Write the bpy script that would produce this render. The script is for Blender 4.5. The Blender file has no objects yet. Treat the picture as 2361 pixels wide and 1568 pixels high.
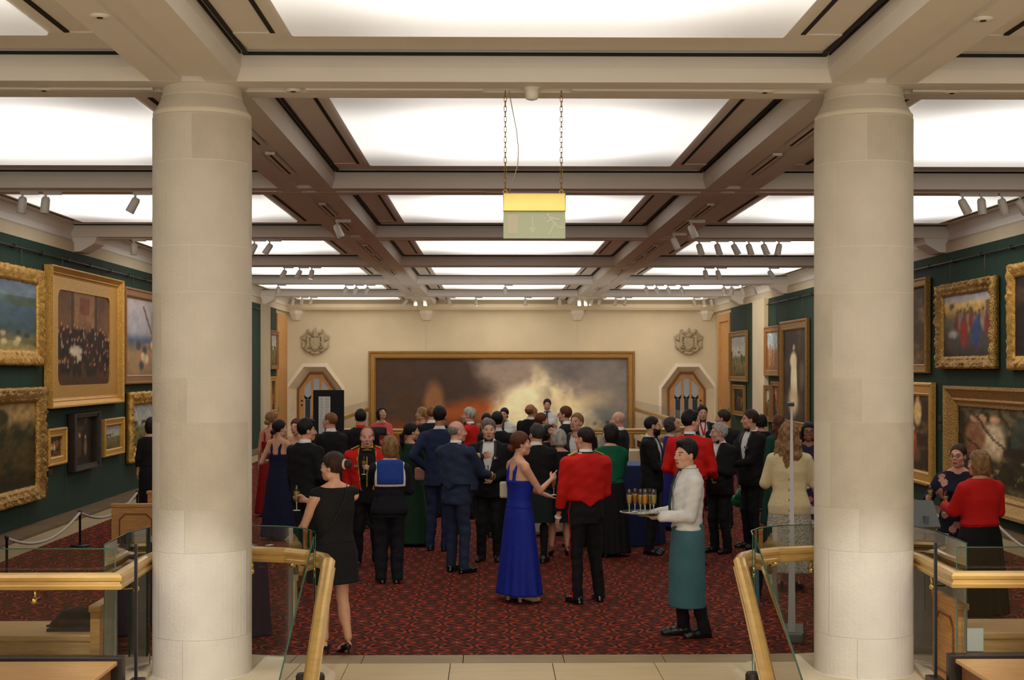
import bpy, bmesh, math, random
import numpy as np
from mathutils import Vector, Matrix
C = bpy.context.scene.collection
rnd = random.Random(7)
PI = math.pi
# ------------------------------------------------------------------ camera
XC = 0.33                     # centre line of the hall
cam_d = bpy.data.cameras.new('camera'); cam = bpy.data.objects.new('camera', cam_d); C.objects.link(cam)
cam_d.sensor_width = 36.0; cam_d.lens = 36.0*3280/2361
cam_d.shift_y = 66/2361.0
cam_d.clip_end = 200
cam.location = (0, 0, 2.4); cam.rotation_euler = (PI/2, 0, -math.atan(45.5/3280))
bpy.context.scene.camera = cam
# ------------------------------------------------------------------ world + exposure
sc = bpy.context.scene
sc.view_settings.view_transform = 'Standard'; sc.view_settings.look = 'None'
sc.view_settings.gamma = 1; sc.view_settings.use_curve_mapping = False
sc.view_settings.exposure = 0.08
wd = bpy.data.worlds.new('world'); sc.world = wd; wd.use_nodes = True
wd.node_tree.nodes['Background'].inputs[0].default_value = (0.95, 0.90, 0.84, 1)
wd.node_tree.nodes["Background"].inputs[1].default_value = 2.4  # background raised as added fill for beam undersides and columns, through the open front
PANEL_EMIT = 2.3
def spot(loc, target, power, angle, color=(1, .82, .6), size=.06, blend=.6):
    l = bpy.data.lights.new('spot_light', 'SPOT'); l.energy = power; l.color = color
    l.spot_size = math.radians(angle); l.spot_blend = blend; l.shadow_soft_size = size
    o = bpy.data.objects.new('spot_light', l); C.objects.link(o); o.location = loc
    d = Vector(target)-Vector(loc); o.rotation_euler = d.to_track_quat('-Z', 'Y').to_euler(); return o
for X, Y, tx, ty, tz, p in [(-4.6, 43.4, -5.6, 49, 2.2, 150), (-2.2, 43.0, -2.0, 49, 2.3, 130), (0.3, 43.4, 0.4, 49, 2.3, 130),
                            (2.7, 43.0, 2.8, 49, 2.3, 130), (5.2, 43.4, 6.0, 49, 2.2, 170), (-5.4, 37.1, -7.3, 43, 2.4, 120), (5.9, 37.1, 7.6, 42, 2.4, 160)]:
    spot((X, Y, 4.3), (tx, ty, tz), p, 75)
for X, Y, tx, ty, tz, p in [(-5.4, 17.7, -7.0, 21, 2.4, 62), (-3.7, 17.7, -7.0, 25, 2.2, 80), (-5.2, 24.2, -7.0, 28.5, 2.2, 60),
                            (5.9, 17.7, 7.6, 21.2, 2.2, 45), (5.5, 24.2, 7.6, 26.2, 2.2, 60), (5.0, 30.6, 7.6, 36, 2.2, 80)]:
    spot((X, Y, 4.3), (tx, ty, tz), p, 60)
# downlights of the stair hall that graze the two columns
spot((-2.1, 5.2, 4.5), (-2.29, 11.2, -.12), 850, 18, (.93, .96, 1), .12)
spot((2.6, 5.2, 4.5), (2.945, 11.2, -.12), 900, 18, (.93, .96, 1), .12)

# ------------------------------------------------------------------ helpers
def P(x, y, Z):
    "world point seen at photo pixel (x, y) at distance Z down the hall"
    return Vector(((x-1135)/3280*Z, Z, 2.4+(850-y)*Z/3280))
def lin(c):
    return tuple(((v/255)/12.92 if v/255 <= .04045 else (((v/255)+.055)/1.055)**2.4) for v in c)
_m = {}
def mat(name, col=(128, 128, 128), rough=.6, metal=0., noise=0., nscale=6., bump=0., bscale=40., emit=0., spec=.5, stretch=(1, 1, 1), detail=4, sheen=0., sub=0., coat=0.):
    if name in _m: return _m[name]
    m = bpy.data.materials.new(name); m.use_nodes = True; nt = m.node_tree; N = nt.nodes; L = nt.links
    b = N['Principled BSDF']; c = lin(col)+(1,)
    b.inputs['Base Color'].default_value = c; b.inputs['Roughness'].default_value = rough; b.inputs['Metallic'].default_value = metal
    b.inputs['Specular IOR Level'].default_value = spec
    if sheen: b.inputs['Sheen Weight'].default_value = sheen
    if coat: b.inputs['Coat Weight'].default_value = coat
    if sub:
        b.inputs['Subsurface Weight'].default_value = sub; b.inputs['Subsurface Radius'].default_value = (.012, .005, .003)
    if emit:
        b.inputs['Emission Color'].default_value = c; b.inputs['Emission Strength'].default_value = emit
    if noise or bump:
        tc = N.new('ShaderNodeTexCoord'); mp = N.new('ShaderNodeMapping'); mp.inputs['Scale'].default_value = stretch
        L.new(tc.outputs['Object'], mp.inputs[0])
    if noise:
        n = N.new('ShaderNodeTexNoise'); n.inputs['Scale'].default_value = nscale; n.inputs['Detail'].default_value = detail
        L.new(mp.outputs[0], n.inputs[0])
        r = N.new('ShaderNodeMapRange'); r.inputs[1].default_value = .3; r.inputs[2].default_value = .7
        r.inputs[3].default_value = 1-noise; r.inputs[4].default_value = 1+noise; L.new(n.outputs[0], r.inputs[0])
        mx = N.new('ShaderNodeMix'); mx.data_type = 'RGBA'; mx.blend_type = 'MULTIPLY'; mx.inputs[0].default_value = 1
        mx.inputs[6].default_value = c; L.new(r.outputs[0], mx.inputs[7]); L.new(mx.outputs[2], b.inputs['Base Color'])
    if bump:
        n2 = N.new('ShaderNodeTexNoise'); n2.inputs['Scale'].default_value = bscale; n2.inputs['Detail'].default_value = 3
        L.new(mp.outputs[0], n2.inputs[0]); bp = N.new('ShaderNodeBump'); bp.inputs['Strength'].default_value = bump; bp.inputs['Distance'].default_value = .02
        L.new(n2.outputs[0], bp.inputs['Height']); L.new(bp.outputs[0], b.inputs['Normal'])
    _m[name] = m; return m
def glassmat(name, tint=(.90, .95, .93), rough=.02, alpha=.9, refl=1.0):
    if name in _m: return _m[name]
    m = bpy.data.materials.new(name); m.use_nodes = True; nt = m.node_tree; N = nt.nodes; L = nt.links; N.clear()
    o = N.new('ShaderNodeOutputMaterial'); t = N.new('ShaderNodeBsdfTransparent'); t.inputs[0].default_value = tint+(1,)
    g = N.new('ShaderNodeBsdfGlossy'); g.inputs['Roughness'].default_value = rough
    f = N.new('ShaderNodeFresnel'); f.inputs[0].default_value = 1.5
    k = N.new('ShaderNodeMath'); k.operation = 'MULTIPLY'; k.inputs[1].default_value = refl; L.new(f.outputs[0], k.inputs[0])
    mx = N.new('ShaderNodeMixShader'); L.new(k.outputs[0], mx.inputs[0]); L.new(t.outputs[0], mx.inputs[1]); L.new(g.outputs[0], mx.inputs[2])
    L.new(mx.outputs[0], o.inputs[0]); _m[name] = m; return m

def tag(o, label=None, cat=None, group=None, kind=None):
    if label: o['label'] = label
    if cat: o['category'] = cat
    if group: o['group'] = group
    if kind: o['kind'] = kind
    return o
def empty(name, loc=(0, 0, 0), rz=0, label=None, cat=None, group=None, kind=None):
    o = bpy.data.objects.new(name, None); C.objects.link(o); o.location = loc; o.rotation_euler = (0, 0, rz)
    o.empty_display_size = .1
    return tag(o, label, cat, group, kind)
def link(name, me, parent=None, mats=None, loc=None):
    o = bpy.data.objects.new(name, me); C.objects.link(o)
    if parent: o.parent = parent
    if loc: o.location = loc
    if mats:
        if not isinstance(mats, (list, tuple)): mats = [mats]
        if not me.materials:
            for x in mats: me.materials.append(x)
    return o
class MB:
    "collects shapes into one mesh"
    def __init__(s): s.v = []; s.f = []; s.m = []; s.smooth = []
    def add(s, vs, fs, m=0, sm=False):
        n = len(s.v); s.v += [tuple(v) for v in vs]; s.f += [tuple(i+n for i in f) for f in fs]; s.m += [m]*len(fs); s.smooth += [sm]*len(fs); return s
    def box(s, lo, hi, m=0, bev=0):
        x0, y0, z0 = lo; x1, y1, z1 = hi
        if bev <= 0:
            vs = [(x, y, z) for z in (z0, z1) for y in (y0, y1) for x in (x0, x1)]
            return s.add(vs, [(0, 2, 3, 1), (4, 5, 7, 6), (0, 1, 5, 4), (2, 6, 7, 3), (0, 4, 6, 2), (1, 3, 7, 5)], m)
        bm = bmesh.new(); bmesh.ops.create_cube(bm, size=1)
        for v in bm.verts: v.co = Vector(((x0+x1)/2+v.co.x*(x1-x0), (y0+y1)/2+v.co.y*(y1-y0), (z0+z1)/2+v.co.z*(z1-z0)))
        bmesh.ops.bevel(bm, geom=bm.edges[:], offset=bev, segments=2, affect='EDGES', profile=.6)
        bm.verts.index_update(); s.add([v.co for v in bm.verts], [[v.index for v in f.verts] for f in bm.faces], m); bm.free(); return s
    def prism(s, poly, axis, a, b, m=0):
        "poly = list of 2-D points, extruded along axis from a to b"
        n = len(poly)
        def p3(p, t):
            return {'x': (t, p[0], p[1]), 'y': (p[0], t, p[1]), 'z': (p[0], p[1], t)}[axis]
        vs = [p3(p, a) for p in poly]+[p3(p, b) for p in poly]
        return s.add(vs, [tuple(range(n))[::-1], tuple(range(n, 2*n))]+[(i, (i+1) % n, n+(i+1) % n, n+i) for i in range(n)], m)
    def lathe(s, prof, seg=24, c=(0, 0, 0), m=0, a0=0, a1=2*PI, sm=True):
        full = abs(a1-a0-2*PI) < 1e-6; na = seg if full else seg+1; vs = []
        for r, z in prof:
            for i in range(na):
                a = a0+(a1-a0)*i/seg; vs.append((c[0]+r*math.cos(a), c[1]+r*math.sin(a), c[2]+z))
        fs = []
        for j in range(len(prof)-1):
            for i in range(seg):
                i2 = (i+1) % na; fs.append((j*na+i, j*na+i2, (j+1)*na+i2, (j+1)*na+i))
        return s.add(vs, fs, m, sm)
    def tube(s, pts, r, seg=8, m=0, closed=False, cap=True):
        pts = [Vector(p) for p in pts]; n = len(pts); vs = []; rr = r if isinstance(r, (list, tuple)) else [r]*n
        up = Vector((0, 0, 1)); prev = None
        for i, p in enumerate(pts):
            t = (pts[(i+1) % n]-pts[i-1]) if closed else (pts[min(i+1, n-1)]-pts[max(i-1, 0)])
            t = t.normalized() if t.length > 1e-9 else Vector((0, 0, 1))
            if prev is None:
                u = t.cross(up if abs(t.z) < .9 else Vector((1, 0, 0))).normalized()
            else:
                u = (prev-t*prev.dot(t)).normalized()
            prev = u; w = t.cross(u)
            for k in range(seg):
                a = 2*PI*k/seg; vs.append(p+(u*math.cos(a)+w*math.sin(a))*rr[i])
        fs = []
        for i in range(n if closed else n-1):
            j = (i+1) % n
            for k in range(seg): fs.append((i*seg+k, i*seg+(k+1) % seg, j*seg+(k+1) % seg, j*seg+k))
        if cap and not closed: fs += [tuple(range(seg))[::-1], tuple(range((n-1)*seg, n*seg))]
        return s.add(vs, fs, m, True)
    def sweep(s, pts, prof, m=0, closed=False, sm=True):
        "profile of (side, up) points swept along a path, kept upright, mitred"
        pts = [Vector(p) for p in pts]; n = len(pts); k = len(prof); vs = []
        for i, p in enumerate(pts):
            a = pts[i]-pts[i-1] if (i or closed) else pts[1]-pts[0]
            b = pts[(i+1) % n]-pts[i] if (i < n-1 or closed) else a
            a = a.normalized(); b = b.normalized(); t = (a+b).normalized()
            side = Vector((t.y, -t.x, 0)).normalized(); up = side.cross(t).normalized()
            sc_ = 1/max(.5, t.dot(b))
            for u, w in prof: vs.append(p+side*u*sc_+up*w)
        fs = []
        for i in range(n if closed else n-1):
            j = (i+1) % n
            for q in range(k): fs.append((i*k+q, i*k+(q+1) % k, j*k+(q+1) % k, j*k+q))
        if not closed: fs += [tuple(range(k))[::-1], tuple(range((n-1)*k, n*k))]
        return s.add(vs, fs, m, sm)
    def sphere(s, c, r, seg=12, rings=8, m=0):
        rx = r if isinstance(r, (tuple, list)) else (r, r, r); vs = []; fs = []
        for j in range(rings+1):
            t = PI*j/rings
            for i in range(seg):
                a = 2*PI*i/seg; vs.append((c[0]+rx[0]*math.sin(t)*math.cos(a), c[1]+rx[1]*math.sin(t)*math.sin(a), c[2]+rx[2]*math.cos(t)))
        for j in range(rings):
            for i in range(seg): fs.append((j*seg+i, (j+1)*seg+i, (j+1)*seg+(i+1) % seg, j*seg+(i+1) % seg))
        return s.add(vs, fs, m, True)
    def mesh(s, name, mats=None):
        me = bpy.data.meshes.new(name); me.from_pydata(s.v, [], s.f)
        me.polygons.foreach_set('material_index', s.m); me.polygons.foreach_set('use_smooth', s.smooth)
        bm = bmesh.new(); bm.from_mesh(me); bmesh.ops.remove_doubles(bm, verts=bm.verts, dist=1e-5); bmesh.ops.recalc_face_normals(bm, faces=bm.faces); bm.to_mesh(me); bm.free()
        if mats:
            for x in (mats if isinstance(mats, (list, tuple)) else [mats]): me.materials.append(x)
        return me
    def build(s, name, mats, parent=None, kind=None, label=None, cat=None, loc=None):
        o = link(name, s.mesh(name, mats), parent, loc=loc); return tag(o, label, cat, kind=kind)
def copy_tree(o, parent=None):
    c = o.copy(); C.objects.link(c)
    if parent: c.parent = parent
    for ch in list(o.children): copy_tree(ch, c)
    return c

# ------------------------------------------------------------------ materials
M_stone = mat('pale_limestone', (208, 190, 158), .8, noise=.08, nscale=3, bump=.15, bscale=60)
M_drum = mat('column_limestone', (214, 204, 187), .8, noise=.07, nscale=2.5, bump=.2, bscale=50)
M_drum2 = mat('column_limestone_dark', (206, 195, 176), .8, noise=.08, nscale=4, bump=.2, bscale=50)
M_mortar = mat('lime_mortar', (234, 224, 202), .9)
M_cap = mat('painted_capital', (226, 216, 198), .6)
M_beam = mat('ceiling_plaster', (234, 229, 222), .7, noise=.02, nscale=2)
M_beam2 = mat('ceiling_plaster_light', (238, 233, 226), .6)
M_black = mat('black_slot', (14, 12, 11), .8)
M_wall = mat('cream_wall', (208, 193, 164), .85, noise=.05, nscale=1.2, bump=.05)
M_green = mat('green_baize', (18, 52, 36), .85, noise=.08, nscale=8, sheen=.0)
M_oak = mat('oak', (186, 134, 74), .45, noise=.22, nscale=5, stretch=(1, 1, 12), detail=6)
M_oakx = mat('oak_bench', (196, 150, 92), .45, noise=.2, nscale=5, stretch=(1, 14, 14), detail=6)
M_oakd = mat('oak_dark', (120, 72, 34), .45, noise=.2, nscale=5, stretch=(1, 1, 8))
M_brass = mat('rail_oak_gold', (204, 164, 92), .3, metal=.22, noise=.1, nscale=6, stretch=(1, 1, 6), coat=.3)
M_polbrass = mat('polished_brass', (206, 180, 106), .12, metal=1, noise=.05, nscale=3)
M_bronze = mat('dark_bronze', (62, 52, 44), .45, metal=.5)
M_white = mat('white_enamel', (232, 228, 220), .4)
M_iron = mat('black_iron', (24, 24, 25), .4, metal=.3)
M_gold = mat('gilt', (216, 168, 84), .38, metal=.6, noise=.18, nscale=30, bump=.5, bscale=60)
M_gold2 = mat('dull_gilt', (150, 112, 58), .45, metal=.6, noise=.25, nscale=25, bump=.6, bscale=50)
M_goldo = mat('carved_gilt', (190, 150, 84), .42, metal=.65, noise=.35, nscale=45, bump=1.0, bscale=45)
M_dkframe = mat('dark_wood_frame', (44, 32, 26), .4, noise=.2)
M_tan = mat('tan_wood_frame', (146, 98, 52), .45, noise=.15, nscale=12)
M_glass = glassmat('balustrade_glass', (.74, .78, .73), refl=1.5)
M_gedge = mat('green_glass_edge', (44, 92, 76), .1, spec=.8, coat=.5)
M_paper = mat('paper', (214, 212, 205), .8)
# ------------------------------------------------------------------ ceiling
YB = [11.25+6.46*k for k in range(-2, 6)]           # cross beams
ceil_ = empty('ceiling', (0, 0, 4.6), kind='structure')
def cpart(mb, name, m):
    o = mb.build(name, m, ceil_); o.location = (0, 0, -4.6); return o
sl = MB(); sl.box((XC-7.7, -5, 4.90), (XC+7.7, 49.6, 5.05)); cpart(sl, 'ceiling_slab', M_black)
def beam_prof(w=.33):
    return [(-w-.04, 4.9), (-w-.04, 4.70), (-w, 4.60), (-.09, 4.60), (-.09, 4.635), (.09, 4.635), (.09, 4.60), (w, 4.60), (w+.04, 4.70), (w+.04, 4.9)]
for k, yb in enumerate(YB):
    mb = MB(); mb.prism([(yb+a, z) for a, z in beam_prof()], 'x', XC-7.35, XC+7.35); cpart(mb, 'cross_beam', M_beam)
for s in (-1, 1):
    mb = MB(); mb.prism([(XC+s*2.615+a, z+.0015) for a, z in beam_prof()], 'y', -4.9, 49.3); cpart(mb, 'long_beam', M_beam)
    w0, w1 = XC+s*7.30, XC+s*7.72
    mb = MB(); mb.prism([(w0, 4.9), (w0, 4.74), (w0+s*.05, 4.66), (w0+s*.05, 4.56), (w0+s*.12, 4.50), (w1, 4.50), (w1, 4.9)], 'y', -4.9, 49.3); cpart(mb, 'wall_cornice', M_beam)
# coffers: soffit strips with dark slots between them
BAYS = [11.25+6.46*(j-.5) for j in range(-1, 7)]
for j, yc in enumerate(BAYS):
    for c in (-1, 0, 1):
        cx = XC+c*5.22; hw = 1.76 if c == 0 else 1.735; hl = 2.145
        fx = 2.285-.04+ .0 if c == 0 else None
        # inner and outer limits of the coffer in X
        if c == 0: xl, xr = XC-2.615+.37, XC+2.615-.37
        elif c < 0: xl, xr = XC-7.30, XC-2.615-.37
        else: xl, xr = XC+2.615+.37, XC+7.30
        y0, y1 = yc-3.23+.37, yc+3.23-.37
        mb = MB()
        # strips across (front and back)
        for s in (-1, 1):
            ya = yc+s*hl; yb_ = (y1 if s > 0 else y0)
            yo = yb_-s*.085; lo, hi = sorted((ya, yo)); xx = .45
            mb.prism([(lo, 4.79 if s > 0 else 4.815), (hi, 4.815 if s > 0 else 4.79), (hi, 4.86), (lo, 4.86)], 'x', cx-hw-xx, cx+hw+xx)
            lo, hi = sorted((yo+s*.025, yo+s*.045)); mb.box((xl+.04, lo, 4.80), (xr-.04, hi, 4.86))
            # strips along (left and right)
            xa = cx+s*hw; lo, hi = sorted((xa, xa+s*.12)); mb.box((lo, yc-hl, 4.79), (hi, yc+hl, 4.86))
            lo, hi = sorted((xa+s*.15, xa+s*.42))
            za = zb = 4.80
            mb.prism([(lo, za), (hi, zb), (hi, 4.87), (lo, 4.87)], 'y', yc-hl, yc+hl)
            xe = xr if s > 0 else xl
            if (s != c): lo, hi = sorted((xa+s*.45, xa+s*.465)); mb.box((lo, y0+.04, 4.80), (hi, y1-.04, 4.86))
        for s in (-1, 1):
            yo = (y1 if s > 0 else y0)-s*.085; lo, hi = sorted((yo, yo+s*.022)); mb.box((xl+.02, lo, 4.786), (xr-.02, hi, 4.80), 1)
            lo, hi = sorted((yo+s*.045, yo+s*.058)); mb.box((xl+.02, lo, 4.786), (xr-.02, hi, 4.80), 1)
            xa = cx+s*hw; lo, hi = sorted((xa+s*.115, xa+s*.15)); mb.box((lo, yc-hl+.02, 4.786), (hi, yc+hl-.02, 4.80), 1)
            for q in ((.42, .45), (.472, .50)):
                if s == c and q[0] > .43: continue
                lo, hi = sorted((xa+s*q[0], xa+s*q[1])); mb.box((lo, y0+.085, 4.785), (hi, y1-.085, 4.80), 1)
        cpart(mb, 'coffer_soffit', [M_beam, M_black])
# track grooves' flush boxes on the cross beam over the columns and the long beams
for s in (-1, 1):
    for y in [13.3, 15.4, 19.9, 22.0, 26.3, 28.4, 32.8, 39.3]:
        mb = MB(); mb.box((XC+s*2.615-.05, y-.75, 4.60), (XC+s*2.615+.05, y+.75, 4.63)); mb.box((XC+s*2.615-.012, y-.7, 4.596), (XC+s*2.615+.012, y+.7, 4.601), 1)
        cpart(mb, 'lighting_track', [M_beam2, M_black])
for k, yb in enumerate(YB):
    if yb < 5: continue
    for c, w in ((-5.2, 2.2), (-1.1, .7), (1.1, .8), (5.2, 2.2)):
        mb = MB(); mb.box((XC+c-w, yb-.03, 4.592), (XC+c+w, yb+.03, 4.63)); cpart(mb, 'lighting_track', M_beam2)
for k, yb in enumerate(YB[2:]):
    for s in (-1, 1):
        mb = MB(); mb.prism([(XC+s*7.35, 4.6), (XC+s*6.95, 4.6), (XC+s*6.98, 4.50), (XC+s*7.22, 4.36), (XC+s*7.35, 4.36)], 'y', yb-.28, yb+.28); cpart(mb, 'wall_corbel', M_beam2)
# backlit panels
def lp_material():
    m = bpy.data.materials.new('backlit_diffuser'); m.use_nodes = True; N = m.node_tree.nodes; L = m.node_tree.links
    b = N['Principled BSDF']; b.inputs['Base Color'].default_value = (.8, .78, .72, 1); b.inputs['Roughness'].default_value = .5
    tc = N.new('ShaderNodeTexCoord'); sp = N.new('ShaderNodeSeparateXYZ'); L.new(tc.outputs['Generated'], sp.inputs[0])
    def edge(o, w):
        a = N.new('ShaderNodeMath'); a.operation = 'SUBTRACT'; L.new(o, a.inputs[0]); a.inputs[1].default_value = .5
        c = N.new('ShaderNodeMath'); c.operation = 'ABSOLUTE'; L.new(a.outputs[0], c.inputs[0])
        r = N.new('ShaderNodeMapRange'); r.interpolation_type = 'SMOOTHERSTEP'; r.inputs[1].default_value = .10; r.inputs[2].default_value = .5; r.inputs[3].default_value = 1.0; r.inputs[4].default_value = w
        L.new(c.outputs[0], r.inputs[0]); return r.outputs[0]
    mu = N.new('ShaderNodeMath'); mu.operation = 'MULTIPLY'; L.new(edge(sp.outputs[0], .42), mu.inputs[0]); L.new(edge(sp.outputs[1], .28), mu.inputs[1])
    m2 = N.new('ShaderNodeMath'); m2.operation = 'MULTIPLY'; L.new(mu.outputs[0], m2.inputs[0]); m2.inputs[1].default_value = PANEL_EMIT
    b.inputs['Emission Color'].default_value = (1, .965, .90, 1); L.new(m2.outputs[0], b.inputs['Emission Strength']); return m
M_lp = lp_material()
ordn = ['nearest', 'second', 'third', 'fourth', 'fifth', 'sixth', 'seventh', 'eighth']
for j, yc in enumerate(BAYS):
    for c in (-1, 0, 1):
        cx = XC+c*5.22; hw = 1.76 if c == 0 else 1.735
        mb = MB(); mb.box((-hw, -2.145, 0), (hw, 2.145, .08), bev=.02)
        nm = {-1: 'left', 0: 'middle', 1: 'right'}[c]
        lab = (f'large glowing white ceiling panel, {ordn[j-1]} from the front in the {nm} row of coffers' if j else f'glowing ceiling panel of the {nm} row over the stair hall behind the viewpoint')
        o = mb.build('ceiling_light_panel', M_lp, None, label=lab, cat='ceiling light', loc=(cx, yc, 4.765)); o['group'] = 'backlit ceiling panels'
# ------------------------------------------------------------------ columns
def column(cx, side):
    t = empty('stone_column', (cx, 11.25, 0), label=f'massive round pale limestone column on the {side}, standing between stair rail and gallery', cat='column')
    core = MB(); core.lathe([(.30, 0), (.3832, .0), (.3832, 4.357)], 96); core.build('mortar_core', M_mortar, t)
    zs = [0.0, .325, .99, 1.32, 1.986, 2.33, 2.987, 3.344, 4.0, 4.355]
    ph = rnd.random()
    for i in range(9):
        a0 = ph+i*1.07+(i % 2)*.4
        for q in range(3):
            g = .004
            mb = MB(); A, B = a0+q*2*PI/3+g, a0+(q+1)*2*PI/3-g; r = .384; z0, z1 = zs[i]+.0018, zs[i+1]-.0018
            mb.lathe([(r-.03, z0), (r, z0), (r, z1), (r-.03, z1)], 18, a0=A, a1=B, sm=False)
            mb.build('stone_block', M_drum if (i+q) % 3 else M_drum2, t)
    for nm, pr_, mm in (('capital_ring', [(.30, 4.357), (.374, 4.358), (.380, 4.37), (.380, 4.395), (.370, 4.405)], M_mortar), ('capital_taper', [(.368, 4.404), (.345, 4.45), (.312, 4.515)], M_drum), ('capital_neck', [(.30, 4.514), (.318, 4.515), (.314, 4.53), (.307, 4.535), (.307, 4.605)], M_cap)):
        mb = MB(); mb.lathe(pr_, 64); mb.build(nm, mm, t)
    mb = MB(); mb.lathe([(.392, 0), (.392, .008), (.384, .014)], 48); mb.build('base_ring', M_mortar, t)
column(XC-2.615, 'left'); column(XC+2.615, 'right')
# ------------------------------------------------------------------ floors
def carpet_mat():
    m = bpy.data.materials.new('patterned_carpet'); m.use_nodes = True; N = m.node_tree.nodes; L = m.node_tree.links; b = N['Principled BSDF']
    b.inputs['Roughness'].default_value = .95; b.inputs['Specular IOR Level'].default_value = .1
    tc = N.new('ShaderNodeTexCoord'); sp = N.new('ShaderNodeSeparateXYZ'); L.new(tc.outputs['Object'], sp.inputs[0])
    def M(op, a, c=None, d=None):
        n = N.new('ShaderNodeMath'); n.operation = op
        for i, v in enumerate((a, c, d)):
            if v is None: continue
            if isinstance(v, (int, float)): n.inputs[i].default_value = v
            else: L.new(v, n.inputs[i])
        return n.outputs[0]
    def mix(f, a, c):
        n = N.new('ShaderNodeMix'); n.data_type = 'RGBA'; L.new(f, n.inputs[0])
        for i, v in ((6, a), (7, c)):
            if isinstance(v, tuple): n.inputs[i].default_value = lin(v)+(1,)
            else: L.new(v, n.inputs[i])
        return n.outputs[2]
    def sstep(x, e0, e1):
        n = N.new('ShaderNodeMapRange'); n.interpolation_type = 'SMOOTHSTEP'; L.new(x, n.inputs[0]); n.inputs[1].default_value = e0; n.inputs[2].default_value = e1; return n.outputs[0]
    x, y = sp.outputs[0], sp.outputs[1]; per = .62
    # staggered lattice of stars: cell coordinates in [-1, 1]
    def lattice(ox, oy):
        u = M('SUBTRACT', M('MULTIPLY', M('FRACT', M('ADD', M('DIVIDE', x, per), ox)), 2), 1)
        v = M('SUBTRACT', M('MULTIPLY', M('FRACT', M('ADD', M('DIVIDE', y, per*1.15), oy)), 2), 1)
        r = M('SQRT', M('ADD', M('MULTIPLY', u, u), M('MULTIPLY', v, v))); a = M('ARCTAN2', v, u); return u, v, r, a
    u, v, r, a = lattice(0, 0); u2, v2, r2, a2 = lattice(.5, .5)
    def star(r, a, n, amp, base): return M('SUBTRACT', M('ADD', base, M('MULTIPLY', M('COSINE', M('MULTIPLY', a, n)), amp)), r)
    def ring(d, c, w): return M('SUBTRACT', 1, sstep(M('ABSOLUTE', M('SUBTRACT', d, c)), w*.5, w))
    s1 = star(r, a, 6, .22, .55); s2 = star(r2, a2, 6, .22, .55)
    red = M('MAXIMUM', ring(s1, -.02, .075), ring(s2, -.02, .075))
    red = M('MAXIMUM', red, M('MAXIMUM', sstep(star(r, a, 12, .10, .13), -.02, .03), sstep(star(r2, a2, 12, .10, .13), -.02, .03)))
    diag = M('MAXIMUM', ring(M('ADD', M('ABSOLUTE', u), M('ABSOLUTE', v)), 1.0, .09), ring(M('ABSOLUTE', M('SINE', M('MULTIPLY', M('SUBTRACT', M('ABSOLUTE', u), M('MULTIPLY', M('ABSOLUTE', v), .55)), 7.0))), 0.0, .22))
    dark = M('MAXIMUM', ring(s1, .17, .12), ring(s2, .17, .12)); dark = M('MAXIMUM', dark, M('MAXIMUM', ring(s1, -.16, .05), ring(s2, -.16, .05)))
    bright = M('MAXIMUM', M('SUBTRACT', 1, sstep(r, .03, .06)), M('SUBTRACT', 1, sstep(r2, .03, .06)))
    nz = N.new('ShaderNodeTexNoise'); nz.inputs['Scale'].default_value = 9; nz.inputs['Detail'].default_value = 3; L.new(tc.outputs['Object'], nz.inputs[0])
    base = mix(sstep(nz.outputs[0], .35, .65), (88, 43, 33), (66, 37, 31))
    c = mix(M('MULTIPLY', diag, .45), base, (122, 50, 33))
    c = mix(M('MULTIPLY', dark, .85), c, (44, 32, 30)); c = mix(M('MULTIPLY', red, .85), c, (168, 62, 36)); c = mix(bright, c, (150, 110, 90))
    L.new(c, b.inputs['Base Color']); return m
M_carpet = carpet_mat()
fl = MB()
fl.box((XC-6.42, 11.93, -.3), (XC+6.42, 31.9, 0.0)); fl.box((XC-6.42, 31.9, -.3), (XC-4.7, 49.3, 0)); fl.box((XC+4.7, 31.9, -.3), (XC+6.42, 49.3, 0))
fl.build('floor', M_carpet, kind='structure')
mg = empty('floor_margin', kind='structure')
for s in (-1, 1):
    k = 0; y = 9.0
    while y < 49.2:
        y2 = min(y+1.25, 49.3); mb = MB(); a, b_ = sorted((XC+s*6.42, XC+s*6.88)); mb.box((a, y+.003, -.1), (b_, y2-.003, .004), bev=.0025); mb.build('stone_slab', mat('margin_stone', (168, 148, 114), .6, noise=.1, nscale=3), mg)
        mb = MB(); a, b_ = sorted((XC+s*6.885, XC+s*7.32)); mb.box((a, y+.003, -.1), (b_, y2-.003, .05), bev=.004); mb.build('plinth_slab', mat('plinth_stone', (112, 90, 64), .6, noise=.12, nscale=3), mg); y = y2
tiles = empty('stone_landing', (0, 11, 0), kind='structure')
M_band = mat('band_stone', (150, 128, 92), .5, noise=.1, nscale=3)
M_tile = mat('landing_stone', (205, 182, 138), .45, noise=.07, nscale=2, stretch=(1, 6, 1))
x = -10.2
for i in range(24):
    x2 = x+.83
    mb = MB(); mb.box((x+.003, 11.60, -.2), (x2-.003, 11.93, 0.0), bev=.002); o = mb.build('band_slab', M_band, tiles); o.location = (0, -11, 0)
    mb = MB(); mb.box((x+.003-.1, 10.90, -.2), (x2-.003-.1, 11.594, 0.0), bev=.002); o = mb.build('landing_slab', M_tile, tiles); o.location = (0, -11, 0)
    x = x2
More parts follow.
